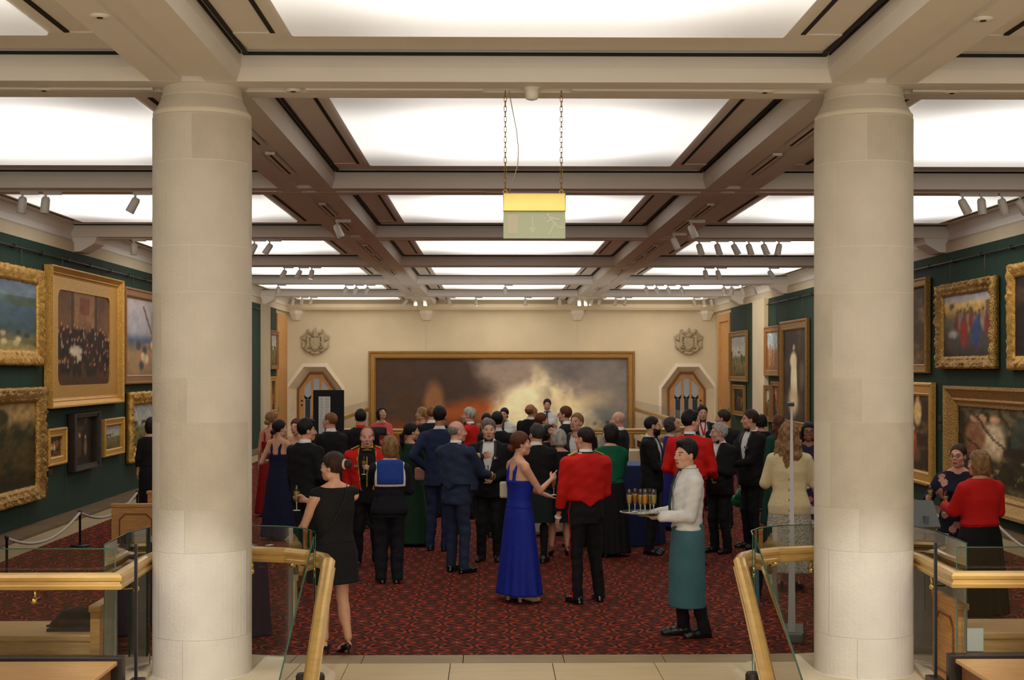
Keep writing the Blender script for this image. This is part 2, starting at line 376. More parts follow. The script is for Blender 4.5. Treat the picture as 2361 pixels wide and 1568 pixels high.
# round stone apron under each column and the flank of the stair
for s in (-1, 1):
    cx = XC+s*2.615
    mb = MB(); mb.lathe([(0, .012), (.93, .012), (.95, .004), (.95, -.25)], 56, (cx+ -s*.12, 11.0, 0), sm=False); mb.build('column_apron', M_stone, tiles).location = (0, -11, 0)
    a, b_ = sorted((XC+s*1.62, XC+s*9)); mb = MB(); mb.box((a, 7.2, -.3), (b_, 10.90, -.002)); mb.build('landing_flank', M_stone, tiles).location = (0, -11, 0)
for i in range(9):
    mb = MB(); mb.box((XC-1.60, 10.9-.32*(i+1), -.165*(i+1)-.2), (XC+1.60, 10.9-.32*i, -.165*(i+1)), bev=.01); mb.build('stair_tread', M_tile, tiles).location = (0, -11, 0)
mb = MB(); mb.box((-10, -5, -4.2), (10, 8.1, -1.6)); mb.build('floor', M_stone, kind='structure')
mb = MB(); mb.box((-9, 31.9, -4.2), (9.7, 49.3, -4.0)); mb.build('floor', M_stone, kind='structure')
mb = MB(); mb.box((-10, -5, -1.6), (10, 1.2, .75)); mb.build('floor', M_tile, kind='structure')
# ------------------------------------------------------------------ walls
for s, nm in ((-1, 'wall_left'), (1, 'wall_right')):
    w = empty(nm, (XC+s*7.6, 20, 0), kind='structure')
    a, b_ = sorted((XC+s*7.42, XC+s*7.7)); mb = MB(); mb.box((a, -5, -4.2), (b_, 49.6, 4.95)); mb.build('wall_face', M_wall, w).location = (-w.location.x, -20, 0)
    a, b_ = sorted((XC+s*7.32, XC+s*7.43)); mb = MB(); mb.box((a, -5, 4.34), (b_, 49.3, 4.52)); mb.build('frieze', M_wall, w).location = (-w.location.x, -20, 0)
    segs = [(8.0, 42.9), (44.3, 46.0)] if s < 0 else [(8.0, 39.4), (41.2, 45.4)]
    for y0, y1 in segs:
        n = max(1, round((y1-y0)/2.2)); st = (y1-y0)/n
        for i in range(n):
            off = .0 if s < 0 or y0+i*st < 36.8 or y0 > 40 else .04
            a, b_ = sorted((XC+s*(7.30+off), XC+s*7.43)); mb = MB(); mb.box((a, y0+i*st+.004, .0), (b_, y0+(i+1)*st-.004, 4.34), bev=.003); mb.build('green_panel', M_green, w).location = (-w.location.x, -20, 0)
    for y0, y1 in ([(42.9, 44.3)] if s < 0 else [(39.4, 41.2)]):
        a, b_ = sorted((XC+s*7.22, XC+s*7.43)); mb = MB(); mb.box((a, y0, 0), (b_, y1, 4.36)); mb.build('pilaster', M_wall, w).location = (-w.location.x, -20, 0)
    # tall oak opening by the far corner
    y0, y1 = (46.0, 48.2) if s < 0 else (45.4, 47.8)
    a, b_ = sorted((XC+s*7.26, XC+s*7.43)); mb = MB()
    mb.box((a, y0, 0), (b_, y0+.28, 4.2)); mb.box((a, y1-.28, 0), (b_, y1, 4.2)); mb.box((a, y0+.28, 3.95), (b_, y1-.28, 4.2)); mb.box((min(a, b_)+.06, y0+.28, 0), (b_, y1-.28, 3.95))
    mb.build('oak_lining', M_oak, w).location = (-w.location.x, -20, 0)
    a, b_ = sorted((XC+s*7.24, XC+s*7.26)); mb = MB(); mb.box((a, y0+.06, 1.0), (b_, y0+.22, 1.15)); mb.build('exit_plate', mat('exit_green', (40, 120, 70), .5, emit=.15), w).location = (-w.location.x, -20, 0)
    # hanging rod with brackets
    xr = XC+s*7.25; mb = MB()
    mb.tube([(xr, 8.5, 4.17), (xr, 42.6 if s < 0 else 39.2, 4.17)], .014, 8)
    mb.build('picture_rod', M_bronze, w).location = (-w.location.x, -20, 0)
    for i in range(26):
        y = 9+i*1.3
        if y > (42 if s < 0 else 39): break
        mb = MB(); a, b_ = sorted((xr-s*.02, XC+s*7.31)); mb.box((a, y-.012, 4.15), (b_, y+.012, 4.20)); mb.build('rod_bracket', M_iron, w).location = (-w.location.x, -20, 0)
# far wall with two octagonal openings
YW = 49.3
DOORS = (XC-6.47, XC+6.47)
def octo(cx, hw, htop, zs, zt, zb=0): return [(cx-hw, zb), (cx-hw, zs), (cx-htop, zt), (cx+htop, zt), (cx+hw, zs), (cx+hw, zb)]
bm = bmesh.new()
def loop(pts, y):
    vs = [bm.verts.new((p[0], y, p[1])) for p in pts]; return [bm.edges.new((vs[i], vs[(i+1) % len(vs)])) for i in range(len(vs))]
es = loop([(-9, -4.2), (9.7, -4.2), (9.7, 4.95), (-9, 4.95)], YW)
for cx in DOORS: es += loop(octo(cx, .93, .37, 1.72, 2.46), YW)
bmesh.ops.triangle_fill(bm, edges=es, use_beauty=True); bmesh.ops.recalc_face_normals(bm, faces=bm.faces)
me = bpy.data.meshes.new('wall_back'); bm.to_mesh(me); bm.free()
wb = empty('wall_back', (0, YW, 0), kind='structure'); link('wall_face', me, wb, M_wall, (0, -YW, 0))
def wpart(mb, nm, m): o = mb.build(nm, m, wb); o.location = (0, -YW, 0); return o
mb = MB(); mb.box((-9, 50.3, -4.2), (9.7, 50.5, 4.95)); wpart(mb, 'outer_leaf', M_wall)
mb = MB(); mb.prism([(49.33, 4.42), (49.0, 4.42), (48.96, 4.5), (48.96, 4.62), (49.33, 4.62)], 'x', XC-7.4, XC+7.4); wpart(mb, 'cornice', M_wall)
for x0, x1 in ((XC-2.615-.012, XC-2.615+.012), (XC+2.615-.012, XC+2.615+.012)):
    mb = MB(); mb.box((x0, 49.285, 0), (x1, 49.31, 4.1)); wpart(mb, 'wall_joint', M_drum2)
for cxx in (XC-2.615, XC+2.615, XC-7.1, XC+7.1):
    vs = []; 
    for r, z in ((.16, 4.08), (.27, 4.26), (.30, 4.30), (.30, 4.60)):
        for q in range(5): a = PI+PI*q/4; vs.append((cxx+r*math.cos(a), 49.3+r*math.sin(a), z))
    fs = [(j*5+i, j*5+i+1, (j+1)*5+i+1, (j+1)*5+i) for j in range(3) for i in range(4)]+[tuple(range(5))]
    mb = MB(); mb.add(vs, fs); wpart(mb, 'corbel', M_cap)
def door(cx, n):
    d = empty(f'door_{n}', (cx, YW, 0), kind='structure')
    def dp(mb, nm, m): o = mb.build(nm, m, d); return o
    out = octo(0, 1.03, .42, 1.76, 2.58); inn = octo(0, .93, .37, 1.72, 2.46); dr = octo(0, .665, .24, 1.68, 2.27)
    def band(A, B, ya, yb, nm, m):
        mb = MB(); n_ = len(A); vs = [(p[0], ya, p[1]) for p in A]+[(p[0], yb, p[1]) for p in B]
        mb.add(vs, [(i, i+1, n_+i+1, n_+i) for i in range(n_-1)]); return dp(mb, nm, m)
    mb = MB(); vs = []
    for y in (-.05, .0):
        vs += [(p[0], y, p[1]) for p in out]+[(p[0], y, p[1]) for p in inn]
    fs = []
    for i in range(5): fs += [(i, i+1, 7+i, 6+i), (12+i, 12+i+1, i+1, i), (6+i, 7+i, 19+i, 18+i)]
    mb.add(vs, fs); dp(mb, 'stone_architrave', M_cap)
    band(inn, dr, 0, .45, 'splayed_reveal', M_stone)
    fr = octo(0, .60, .21, 1.65, 2.20)
    mb = MB(); vs = []
    for y in (.40, .47): vs += [(p[0], y, p[1]) for p in dr]+[(p[0], y, p[1]) for p in fr]
    fs = []
    for i in range(5): fs += [(i, i+1, 7+i, 6+i), (6+i, 7+i, 19+i, 18+i)]
    mb.add(vs, fs); dp(mb, 'door_frame', M_oakd)
    # leaf built of stiles, rails and glazed lights
    mb = MB()
    for x0, x1 in ((-.60, -.42), (-.18, -.10), (.10, .18), (.42, .60)):
        def zt(x): ax = abs(x); return 2.199 if ax < .21 else 2.20-(ax-.21)*(.55/.39)
        mb.prism([(x0, 0), (x1, 0), (x1, zt(x1)), (x0, zt(x0))], 'y', .44, .49)
    mb.prism([(-.21, 2.20), (-.18, 2.06), (.18, 2.06), (.21, 2.20)], 'y', .436, .492)
    for s in (-1, 1): mb.prism([(s*.18, 2.20), (s*.42, 1.91), (s*.42, 1.74), (s*.18, 2.03)], 'y', .433, .488)
    mb.box((-.45, .44, 0), (.45, .49, .35)); dp(mb, 'door_leaf', M_oak)
    for k, cxp in enumerate((-.30, 0, .30)):
        w = .12 if k != 1 else .10; mb = MB(); mb.box((cxp-w, .462, .35), (cxp+w, .468, 2.1 if k == 1 else 1.95)); dp(mb, 'glass_pane', mat('door_glass', (150, 152, 158), .15, emit=.12))
        mb = MB()
        for q in (-1, 1): mb.box((cxp+q*w*.55-.02, .455, .4), (cxp+q*w*.55+.02, .461, 1.42))
        mb.add([(cxp-w, .455, 1.5), (cxp-w*.55+.02, .455, 1.40), (cxp-w*.5, .455, 1.34), (cxp-w, .455, 1.36), (cxp+w, .455, 1.5), (cxp+w*.55-.02, .455, 1.40), (cxp+w*.5, .455, 1.34), (cxp+w, .455, 1.36), (cxp, .455, 1.30), (cxp, .455, 1.2)], [(0, 1, 2, 3), (4, 7, 6, 5), (2, 1, 5, 6), ])
        mb.box((cxp-w*.6, .456, .4), (cxp+w*.6, .462, 1.33)); dp(mb, 'etched_motif', mat('etched_dark', (34, 44, 44), .4))
    for z in (1.28, 1.13): mb = MB(); mb.sphere((.5 if cx > 0 else -.5, .43, z), .035, 8, 6); dp(mb, 'door_knob', M_iron)
door(DOORS[0], 1); door(DOORS[1], 2)
# ------------------------------------------------------------------ painted canvases
nr = np.random.RandomState(11)
def vnoise(w, h, fx, fy, seed):
    r = np.random.RandomState(seed); g = r.rand(int(fy)+2, int(fx)+2)
    x = np.linspace(0, fx, w, endpoint=False); y = np.linspace(0, fy, h, endpoint=False); xi = x.astype(int); yi = y.astype(int)
    u = x-xi; v = y-yi; u = u*u*(3-2*u); v = v*v*(3-2*v); u = u[None]; v = v[:, None]
    return (g[yi][:, xi]*(1-u)+g[yi][:, xi+1]*u)*(1-v)+(g[yi+1][:, xi]*(1-u)+g[yi+1][:, xi+1]*u)*v
def fbm(w, h, fx, fy, seed, o=5):
    s = 0; a = .5; t = 0
    for i in range(o): s = s+a*vnoise(w, h, fx*2**i, fy*2**i, seed+i*7); t += a; a *= .55
    return s/t
def ss(x, a, b): t = np.clip((x-a)/(b-a), 0, 1); return t*t*(3-2*t)
class Can:
    def __init__(s, w, h, seed):
        s.w, s.h, s.seed = w, h, seed; s.x = (np.arange(w)/(w-1))[None]*np.ones((h, 1)); s.y = (np.arange(h)/(h-1))[:, None]*np.ones((1, w)); s.c = np.zeros((h, w, 3))
    def n(s, fx, fy, k=0, o=5): return fbm(s.w, s.h, fx, fy, s.seed*31+k, o)
    def fill(s, col): s.c[:] = col; return s
    def mix(s, col, m): m = np.clip(m, 0, 1)[..., None]; s.c = s.c*(1-m)+np.array(col, float)*m; return s
    def grad(s, stops):
        ys = [t for t, _ in stops]
        for k in range(3): s.c[..., k] = np.interp(s.y, ys, [c[k] for _, c in stops])
        return s
    def blob(s, cx, cy, rx, ry, col, soft=.35, a=1): d = np.sqrt(((s.x-cx)/rx)**2+((s.y-cy)/ry)**2); return s.mix(col, a*(1-ss(d, 1-soft, 1+soft)))
    def fig(s, cx, cy, h, robe, skin=(186, 140, 104), a=1):
        s.blob(cx, cy+h*.35, h*.16, h*.42, robe, .3, a); return s.blob(cx, cy+h*.84, h*.075, h*.09, skin, .3, a)
    def rough(s, amt=.25, f=14): s.c *= (1-amt+2*amt*s.n(f, f, 91))[..., None]; return s
def paint(kind, w, h, seed):
    c = Can(w, h, seed); R = np.random.RandomState(seed)
    if kind == 'sea':
        c.grad([(0, (58, 60, 44)), (.18, (92, 92, 66)), (.3, (58, 76, 82)), (.55, (62, 84, 96)), (.66, (66, 90, 110)), (.8, (96, 112, 122)), (1, (84, 98, 116))])
        c.mix((176, 172, 160), ss(c.n(4, 3), .52, .75)*ss(c.y, .62, .75)); c.mix((64, 78, 66), (1-ss(np.abs(c.x-.85), .1, .3))*ss(c.y, .62, .66)*(1-ss(c.y, .76, .80)))
        c.mix((132, 122, 78), ss(.32-.28*c.x-c.y+.1*c.n(6, 6, 2), 0, .06)); 
        for k in range(14): c.blob(.35+.6*R.rand(), .1+.16*R.rand(), .03, .04, (176, 160, 120) if k % 2 else (52, 56, 44), .5)
        c.fig(.3, .12, .24, (190, 160, 120)); c.rough(.2)
    elif kind == 'crowd':
        c.fill((58, 36, 26)); c.grad([(0, (66, 44, 30)), (.22, (84, 58, 40)), (.45, (44, 28, 22)), (.62, (110, 78, 52)), (1, (92, 60, 38))])
        c.mix((168, 124, 84), (1-ss(np.abs(c.x-.5), .16, .3))*ss(c.y, .55, .7)*.7); c.mix((120, 60, 38), ((np.abs(c.x-.5) < .09) & (c.y > .76) & (c.y < .93))*.7)
        for x in (.28, .72): c.mix((46, 30, 24), (np.abs(c.x-x) < .03)*(c.y > .55)*.6)
        for k in range(150):
            x, y = R.rand(), .2+.42*R.rand(); s_ = .028
            c.blob(x, y-.05, s_*1.2, .06, [(22, 18, 18), (40, 24, 20), (58, 22, 18), (30, 26, 30)][R.randint(4)], .3); c.blob(x, y+.012, .012, .016, (188, 138, 104), .3)
            if k % 5 == 0: c.blob(x, y-.03, .008, .02, (206, 190, 165), .3)
        c.blob(.34, .37, .12, .05, (212, 192, 165), .25); c.blob(.4, .3, .05, .035, (190, 170, 150), .3); c.rough(.18, 20)
    elif kind == 'harbour':
        c.grad([(0, (128, 104, 74)), (.25, (150, 124, 90)), (.38, (112, 96, 84)), (.45, (70, 84, 110)), (.55, (150, 148, 156)), (1, (168, 158, 158))])
        c.mix((90, 60, 40), (np.abs(c.x-.62-.02*c.y) < .018)*(c.y > .45)*(c.y < .87)); c.mix((90, 60, 40), (np.abs(c.x-.42-(.9-c.y)*.55) < .018)*(c.y > .55)*(c.y < .9)); c.mix((150, 110, 80), ss(c.n(7, 7, 3), .5, .62)*(c.y < .42)*.8)
        for k in range(12): c.blob(.3+.65*R.rand(), .12+.3*R.rand(), .05, .06, [(196, 176, 140), (92, 66, 46), (60, 60, 66)][k % 3], .4)
        c.rough(.15)
    elif kind == 'wood':
        c.grad([(0, (46, 36, 18)), (.3, (66, 54, 24)), (.6, (52, 48, 24)), (.72, (96, 82, 46)), (.85, (150, 124, 78)), (1, (128, 104, 66))])
        c.mix((38, 38, 20), ss(c.n(7, 5, 2), .45, .6)*(1-ss(c.y, .68, .8))); c.mix((52, 46, 26), (1-ss(np.sqrt(((c.x-.62)/.1)**2+((c.y-.84)/.11)**2), .7, 1.1))); c.mix((40, 34, 18), (c.y < .2)*.4)
        c.blob(.3, .62, .05, .1, (150, 130, 110), .4); c.mix((170, 90, 44), (np.abs(c.x-.28-(.6-c.y)*.25) < .012)*(c.y > .45)*(c.y < .62)); c.blob(.3, .40, .045, .16, (34, 28, 18), .4); c.rough(.35, 22)
    elif kind == 'walkers':
        c.grad([(0, (46, 42, 38)), (.18, (66, 62, 58)), (.4, (74, 72, 70)), (.6, (100, 92, 78)), (.72, (168, 132, 70)), (.84, (190, 158, 96)), (.9, (160, 152, 146)), (1, (140, 146, 160))])
        c.mix((96, 80, 54), ss(c.n(8, 5, 3), .5, .62)*(c.y > .62)*(c.y < .85))
        for k in range(9): c.fig(.28+.075*k, .4+.04*math.sin(k*2.1), .36, [(112, 40, 30), (120, 108, 92), (44, 58, 92), (136, 118, 90)][k % 4], (92, 66, 44), .9)
        c.blob(.42, .38, .08, .24, (128, 40, 28), .3); c.blob(.66, .36, .08, .22, (44, 60, 104), .3); c.blob(.2, .36, .1, .06, (150, 146, 136), .6); c.rough(.2, 18)
    elif kind == 'glade':
        c.fill((44, 38, 26)); c.mix((96, 84, 60), ss(c.n(6, 5), .45, .65)); c.mix((168, 150, 120), ss(c.y, .82, .95)*ss(c.x, .4, .6)); c.mix((54, 66, 58), (c.x > .42)*(c.y > .55)*(c.y < .86+.04*np.sign(np.sin(c.x*40)))*.8)
        for x in (.2, .3, .14): c.fig(x, .42, .52, [(190, 168, 134), (128, 86, 60), (150, 120, 92)][int(x*10) % 3])
        c.mix((146, 134, 84), ss(c.n(22, 16, 5), .60, .68)*(c.y < .4)*.8); c.mix((60, 50, 36), ss(np.abs(np.sin(c.y*9+c.x*14+3*c.n(3, 3, 6))), .97, 1)); c.rough(.35, 24)
    elif kind == 'tall':
        c.fill((44, 38, 36)); c.mix((66, 58, 54), ss(c.n(3, 5), .45, .7)); c.blob(.45, .42, .14, .30, (214, 196, 160), .25); c.blob(.43, .66, .15, .09, (208, 184, 150), .3); c.blob(.45, .8, .05, .03, (190, 148, 116), .3); c.blob(.42, .22, .2, .16, (188, 168, 134), .5); c.blob(.78, .5, .12, .14, (86, 74, 60), .5); c.rough(.15)
    elif kind == 'town':
        c.grad([(0, (110, 84, 60)), (.4, (128, 92, 66)), (.5, (130, 104, 88)), (.6, (150, 160, 162)), (1, (124, 148, 160))])
        for k in range(26): x = R.rand(); t = .45+.25*R.rand(); c.mix([(120, 84, 62), (92, 70, 60), (168, 134, 96)][k % 3], (np.abs(c.x-x) < .012)*(c.y < t)*(c.y > .12))
        c.mix((190, 186, 176), ss(c.n(4, 4, 2), .52, .7)*ss(c.y, .6, .75)); c.rough(.25, 20)
    elif kind == 'figures':
        c.fill((52, 38, 28)); c.mix((92, 72, 50), ss(c.n(4, 5), .45, .7))
        for k in range(6): c.fig(.2+.6*R.rand(), .15+.5*R.rand(), .34+.1*R.rand(), [(150, 66, 40), (196, 164, 110), (70, 60, 74), (170, 120, 60)][k % 4])
        c.mix((180, 164, 140), ss(c.n(5, 5, 4), .62, .75)*.5); c.rough(.25, 18)
    elif kind == 'land':
        c.grad([(0, (82, 74, 44)), (.35, (104, 96, 60)), (.45, (92, 94, 76)), (.55, (160, 158, 146)), (1, (138, 144, 150))])
        c.mix((58, 62, 40), ss(c.n(6, 5, 2), .5, .6)*(c.y < .62)); c.rough(.2)
    elif kind == 'dark':
        c.fill((34, 28, 24)); c.mix((84, 62, 44), ss(c.n(3, 4), .5, .75)); c.fig(.4, .2, .5, (66, 50, 40)); c.fig(.65, .2, .45, (110, 84, 60)); c.rough(.2)
    elif kind == 'storm':
        c.y = np.clip((c.y-.46)/.54, -.8, 1); c.fill((48, 38, 33)); n1 = c.n(7, 4, 1, 6); n2 = c.n(5, 3, 2, 6); n3 = c.n(12, 7, 3, 5)
        c.mix((112, 56, 26), ss(1-np.abs(c.y-(.30+.55*(c.x-.18))-.25*(n1-.5))*5.0, 0, .9)*(1-ss(c.x, .44, .56))*ss(c.x, .16, .30)*.95)
        c.mix((104, 92, 84), ss(c.x+.35*(n2-.5), .42, .54)); 
        sm = ss(c.x-.2*(c.y-.4)+.25*(n1-.5), .40, .54)*(1-ss(c.x+.3*(n2-.5)+.5*(c.y-.5), .74, .98))
        c.mix((176, 164, 132), sm*.9*ss(n3*.35+n1*.75+.12*(.9-c.y), .38, .62)); c.mix((192, 182, 148), (1-ss(np.sqrt(((c.x-.62)/.15)**2+((c.y-.40)/.30)**2)+.7*(n1-.5), .6, 1.15))*.85)
        c.mix((70, 66, 66), ss(c.y+.55*(n1-.5)+.1*np.sin(c.x*9), .80, .97)*ss(c.x, .40, .55)*.85); c.mix((84, 80, 78), ss(n2*.6+n3*.5, .52, .66)*ss(c.x, .60, .75)*.9)
        c.mix((60, 74, 78), ss(c.x+.3*(n1-.5), .70, .95)*(1-ss(c.y+.2*(n2-.5), .30, .55))*.75); c.mix((160, 142, 108), (1-ss(np.abs(c.y-.47-.12*(c.x-.6)-.2*(n2-.5)), .02, .16))*ss(c.x, .58, .7)*(1-ss(c.x, .85, .98))*.55)
        c.mix((52, 38, 28), ss(n3, .45, .6)*(1-ss(c.x, .18, .34))*.8); c.mix((130, 88, 52), (1-ss(np.sqrt(((c.x-.23)/.045)**2+((c.y-.48)/.30)**2), .5, 1.2))*.6); c.mix((96, 44, 22), (1-ss(c.y+.4*(n1-.5), .2, .36))*(1-ss(c.x, .25, .42))*.7)
        for k in range(60): x = R.rand(); c.blob(x, .08+.22*R.rand()**2, .008, .02, [(34, 28, 26), (120, 90, 60), (88, 34, 24)][k % 3], .5, .8)
        c.c *= 1.22; c.mix((196, 184, 150), (1-ss(np.sqrt(((c.x-.66)/.2)**2+((c.y-.25)/.35)**2)+.8*(n1-.5), .5, 1.2))*.55)
        c.rough(.10, 30)
    return np.clip(c.c, 0, 255)
def canvas(name, w, h, kind, seed, parent, res=None):
    "grid in the XZ plane facing -Y, painted by vertex colours"
    s_ = res or 40/min(w, h); nx = max(12, int(w*s_)); ny = max(12, int(h*s_))
    xs = np.linspace(-w/2, w/2, nx); zs = np.linspace(-h/2, h/2, ny); X, Z = np.meshgrid(xs, zs)
    V = np.stack([X, np.zeros_like(X), Z], -1).reshape(-1, 3); i = np.arange(nx*ny).reshape(ny, nx)
    F = np.stack([i[:-1, :-1], i[:-1, 1:], i[1:, 1:], i[1:, :-1]], -1).reshape(-1, 4)
    me = rawmesh(name, V, F); c = np.clip(paint(kind, nx, ny, seed)*1.22, 0, 250)/255; c = np.where(c <= .04045, c/12.92, ((c+.055)/1.055)**2.4)
    at = me.color_attributes.new('paint', 'FLOAT_COLOR', 'POINT'); at.data.foreach_set('color', np.concatenate([c.reshape(-1, 3), np.ones((nx*ny, 1))], 1).astype(np.float32).ravel())
    return link(name, me, parent, M_canvas)
def rawmesh(name, V, F, smooth=True, mi=None):
    me = bpy.data.meshes.new(name); V = np.asarray(V, np.float32); F = np.asarray(F, np.int32)
    me.vertices.add(len(V)); me.vertices.foreach_set('co', V.ravel()); k = F.shape[1]; me.loops.add(F.size); me.loops.foreach_set('vertex_index', F.ravel())
    me.polygons.add(len(F)); me.polygons.foreach_set('loop_start', np.arange(len(F), dtype=np.int32)*k)
    if smooth: me.polygons.foreach_set('use_smooth', np.ones(len(F), bool))
    if mi is not None: me.polygons.foreach_set('material_index', np.asarray(mi, np.int32))
    me.update(calc_edges=True); return me
def canvas_mat():
    m = bpy.data.materials.new('oil_paint'); m.use_nodes = True; N = m.node_tree.nodes; b = N['Principled BSDF']
    a = N.new('ShaderNodeAttribute'); a.attribute_name = 'paint'; m.node_tree.links.new(a.outputs['Color'], b.inputs['Base Color']); b.inputs['Roughness'].default_value = .5; b.inputs['Specular IOR Level'].default_value = .15
    return m
M_canvas = canvas_mat()
def frame_mesh(w, h, fw, depth, style):
    "mitred moulding; outer size w x h, face width fw"
    if style == 'ornate': prof = [(0, 0), (0, depth*.7), (.12, depth), (.3, depth*.85), (.45, depth*.95), (.7, depth*.55), (.8, depth*.6), (1, depth*.35), (1, 0)]
    elif style == 'deep': prof = [(0, 0), (0, depth), (.15, depth), (.25, depth*.8), (.6, depth*.45), (.7, depth*.5), (.85, depth*.3), (1, depth*.25), (1, 0)]
    else: prof = [(0, 0), (0, depth*.8), (.1, depth), (.22, depth), (.3, depth*.75), (.8, depth*.7), (.85, depth*.8), (1, depth*.6), (1, 0)]
    n = 60 if style == 'ornate' else 2; V = []; F = []; np_ = len(prof)
    cs = [(-1, -1), (1, -1), (1, 1), (-1, 1)]; ring = []
    for q in range(4):
        a, b = cs[q], cs[(q+1) % 4]
        nq = max(8, int((w if q % 2 == 0 else h)/.045)) if style == 'ornate' else n
        for i in range(nq):
            t = i/nq; ring.append((q, t, a, b))
    for (q, t, a, b) in ring:
        for k, (u, d) in enumerate(prof):
            ins = u*fw; ax, az = a[0]*(w/2-ins), a[1]*(h/2-ins); bx, bz = b[0]*(w/2-ins), b[1]*(h/2-ins)
            x, z = ax+(bx-ax)*t, az+(bz-az)*t
            if style == 'ornate' and 0 < k < np_-1: d = d*(1+.22*rnd.uniform(-1, 1)); x += rnd.uniform(-1, 1)*.045*fw; z += rnd.uniform(-1, 1)*.045*fw
            V.append((x, -d, z))
    N_ = len(ring)
    for i in range(N_):
        j = (i+1) % N_
        for k in range(np_): F.append((i*np_+k, j*np_+k, j*np_+(k+1) % np_, i*np_+(k+1) % np_))
    mb = MB(); mb.add(V, F, 0, style == 'ornate'); return mb
M_cord = mat('picture_cord', (96, 88, 70), .7)
def picture(side, Y0, Y1, z0, z1, kind, style, fw, m, label, seed, depth=.09, lean=.03, mount=None, cord=True):
    "a framed painting on the left (-1) or right (1) wall, or the far wall (0)"
    w, h = abs(Y1-Y0), z1-z0
    if side == 0: loc = ((Y0+Y1)/2, 49.3-.02, (z0+z1)/2); rz = 0
    else: loc = (XC+side*(7.30-.02), (Y0+Y1)/2, (z0+z1)/2); rz = PI/2 if side < 0 else -PI/2
    t = empty('framed_painting', loc, rz, label, 'painting')
    if side: t.rotation_euler = (0, 0, rz)
    frame_mesh(w, h, fw, depth, style).build('frame', m, t)
    iw, ih = w-2*fw, h-2*fw; cvw, cvh = iw, ih
    if mount:
        mb = MB(); cw, ch = iw-2*mount[0], ih-2*mount[1]; cvw, cvh = cw+.04, ch+.04; r = min(cw, ch)*.1; pts = []
        for cx, cz, a0 in ((cw/2-r, ch/2-r, 0), (-cw/2+r, ch/2-r, 90), (-cw/2+r, -ch/2+r, 180), (cw/2-r, -ch/2+r, 270)):
            for a in (0, 30, 60, 90): pts.append((cx+r*math.cos(math.radians(a0+a)), cz+r*math.sin(math.radians(a0+a))))
        oc = []
        for x, z in pts:
            i_ = len(oc) % 4; ex_, ez_ = math.copysign(iw/2, x), math.copysign(ih/2, z); odd = (len(oc)//4) % 2; oc.append((ex_, ez_) if i_ in (1, 2) else ((ex_, z) if (i_ == 0) != bool(odd) else (x, ez_)))
        n = len(pts); vs = [(x, -.035, z) for x, z in oc]+[(x, -.035, z) for x, z in pts]+[(x, -.005, z) for x, z in pts]
        mb.add(vs, [(i, (i+1) % n, n+(i+1) % n, n+i) for i in range(n)]+[(n+i, n+(i+1) % n, 2*n+(i+1) % n, 2*n+i) for i in range(n)])
        mb.build('gilt_mount', m, t)
    c = canvas('canvas', cvw+.01, cvh+.01, kind, seed, t, res=(22 if side == 0 else None)); c.location = (0, -.015, 0)
    if cord and side:
        for q in (-.3, .3):
            mb = MB(); mb.tube([(q*w, -.03, h/2), (q*w, -.03, 4.17-loc[2])], .006, 5); mb.build('hanging_cord', M_cord, t)
    return t
picture(0, XC-4.27-.33+.0, XC+4.93-.33, -3.2, 3.0, 'storm', 'simple', .26, M_gold2, 'enormous landscape-format painting of dark battle smoke in a gold frame on the far wall', 5, depth=.16)
pl = -1; pr = 1
picture(pl, 17.3, 21.95, 2.45, 3.9, 'sea', 'ornate', .22, M_gold, 'gilt-framed coastal landscape with blue sea, top row at the left edge of the picture', 21)
picture(pl, 22.15, 26.45, 1.78, 4.02, 'crowd', 'deep', .15, M_gold, 'large gold-framed indoor crowd scene with rounded inner corners on the left wall', 22, depth=.14, mount=(.46, .20))
picture(pl, 26.75, 30.6, 2.10, 3.95, 'harbour', 'simple', .18, M_tan, 'brown-framed scene of a hoist and rocks beside the left column', 23)
picture(pl, 17.3, 21.9, .42, 2.12, 'wood', 'ornate', .22, M_goldo, 'dark woodland painting in heavily carved gilt frame, bottom row at the left edge', 24, depth=.14, cord=False)
picture(pl, 22.15, 23.1, .87, 1.46, 'figures', 'simple', .14, M_gold, 'tiny picture in wide plain gilt frame, first of three small ones on the left wall', 25, cord=False)
picture(pl, 23.4, 24.9, .70, 1.66, 'dark', 'simple', .09, M_dkframe, 'small dim picture in black frame between two small gilt-framed ones', 26, depth=.14, cord=False)
picture(pl, 25.35, 26.7, .82, 1.5, 'land', 'simple', .13, M_gold, 'small pale landscape in light gilt frame to the right of the black-framed one', 27, cord=False)
picture(pl, 27.1, 29.8, .60, 1.95, 'land', 'ornate', .26, M_gold, 'landscape in broad carved gilt frame, bottom row against the left column', 28, depth=.13, cord=False)
picture(pl, 36.8, 40.4, 2.1, 3.7, 'dark', 'simple', .18, M_gold, 'gold frame almost hidden just right of the left column', 29)
picture(pl, 44.35, 45.9, 2.38, 3.6, 'land', 'simple', .13, M_tan, 'pale tree landscape in narrow frame on green panel near the far left corner', 30)
picture(pl, 44.35, 45.6, .95, 2.15, 'figures', 'simple', .15, M_gold, 'small gilt-framed picture of standing figures below the pale tree landscape', 31, cord=False)
picture(pr, 17.0, 20.75, 2.38, 3.92, 'dark', 'ornate', .20, M_gold, 'dark painting in bright carved gilt frame cut by the right edge of the picture', 41)
picture(pr, 21.25, 24.0, 2.40, 3.80, 'walkers', 'ornate', .20, M_goldo, 'painting of robed walkers on golden hills in carved gilt frame right of the right column', 42, depth=.13)
picture(pr, 24.6, 28.2, 2.32, 4.0, 'figures', 'simple', .16, M_gold2, 'upper dark figure painting half behind the right column', 43)
picture(pr, 24.3, 28.2, .36, 2.16, 'figures', 'simple', .24, M_gold, 'lower figure painting in flat gold frame half behind the right column', 44, cord=False)
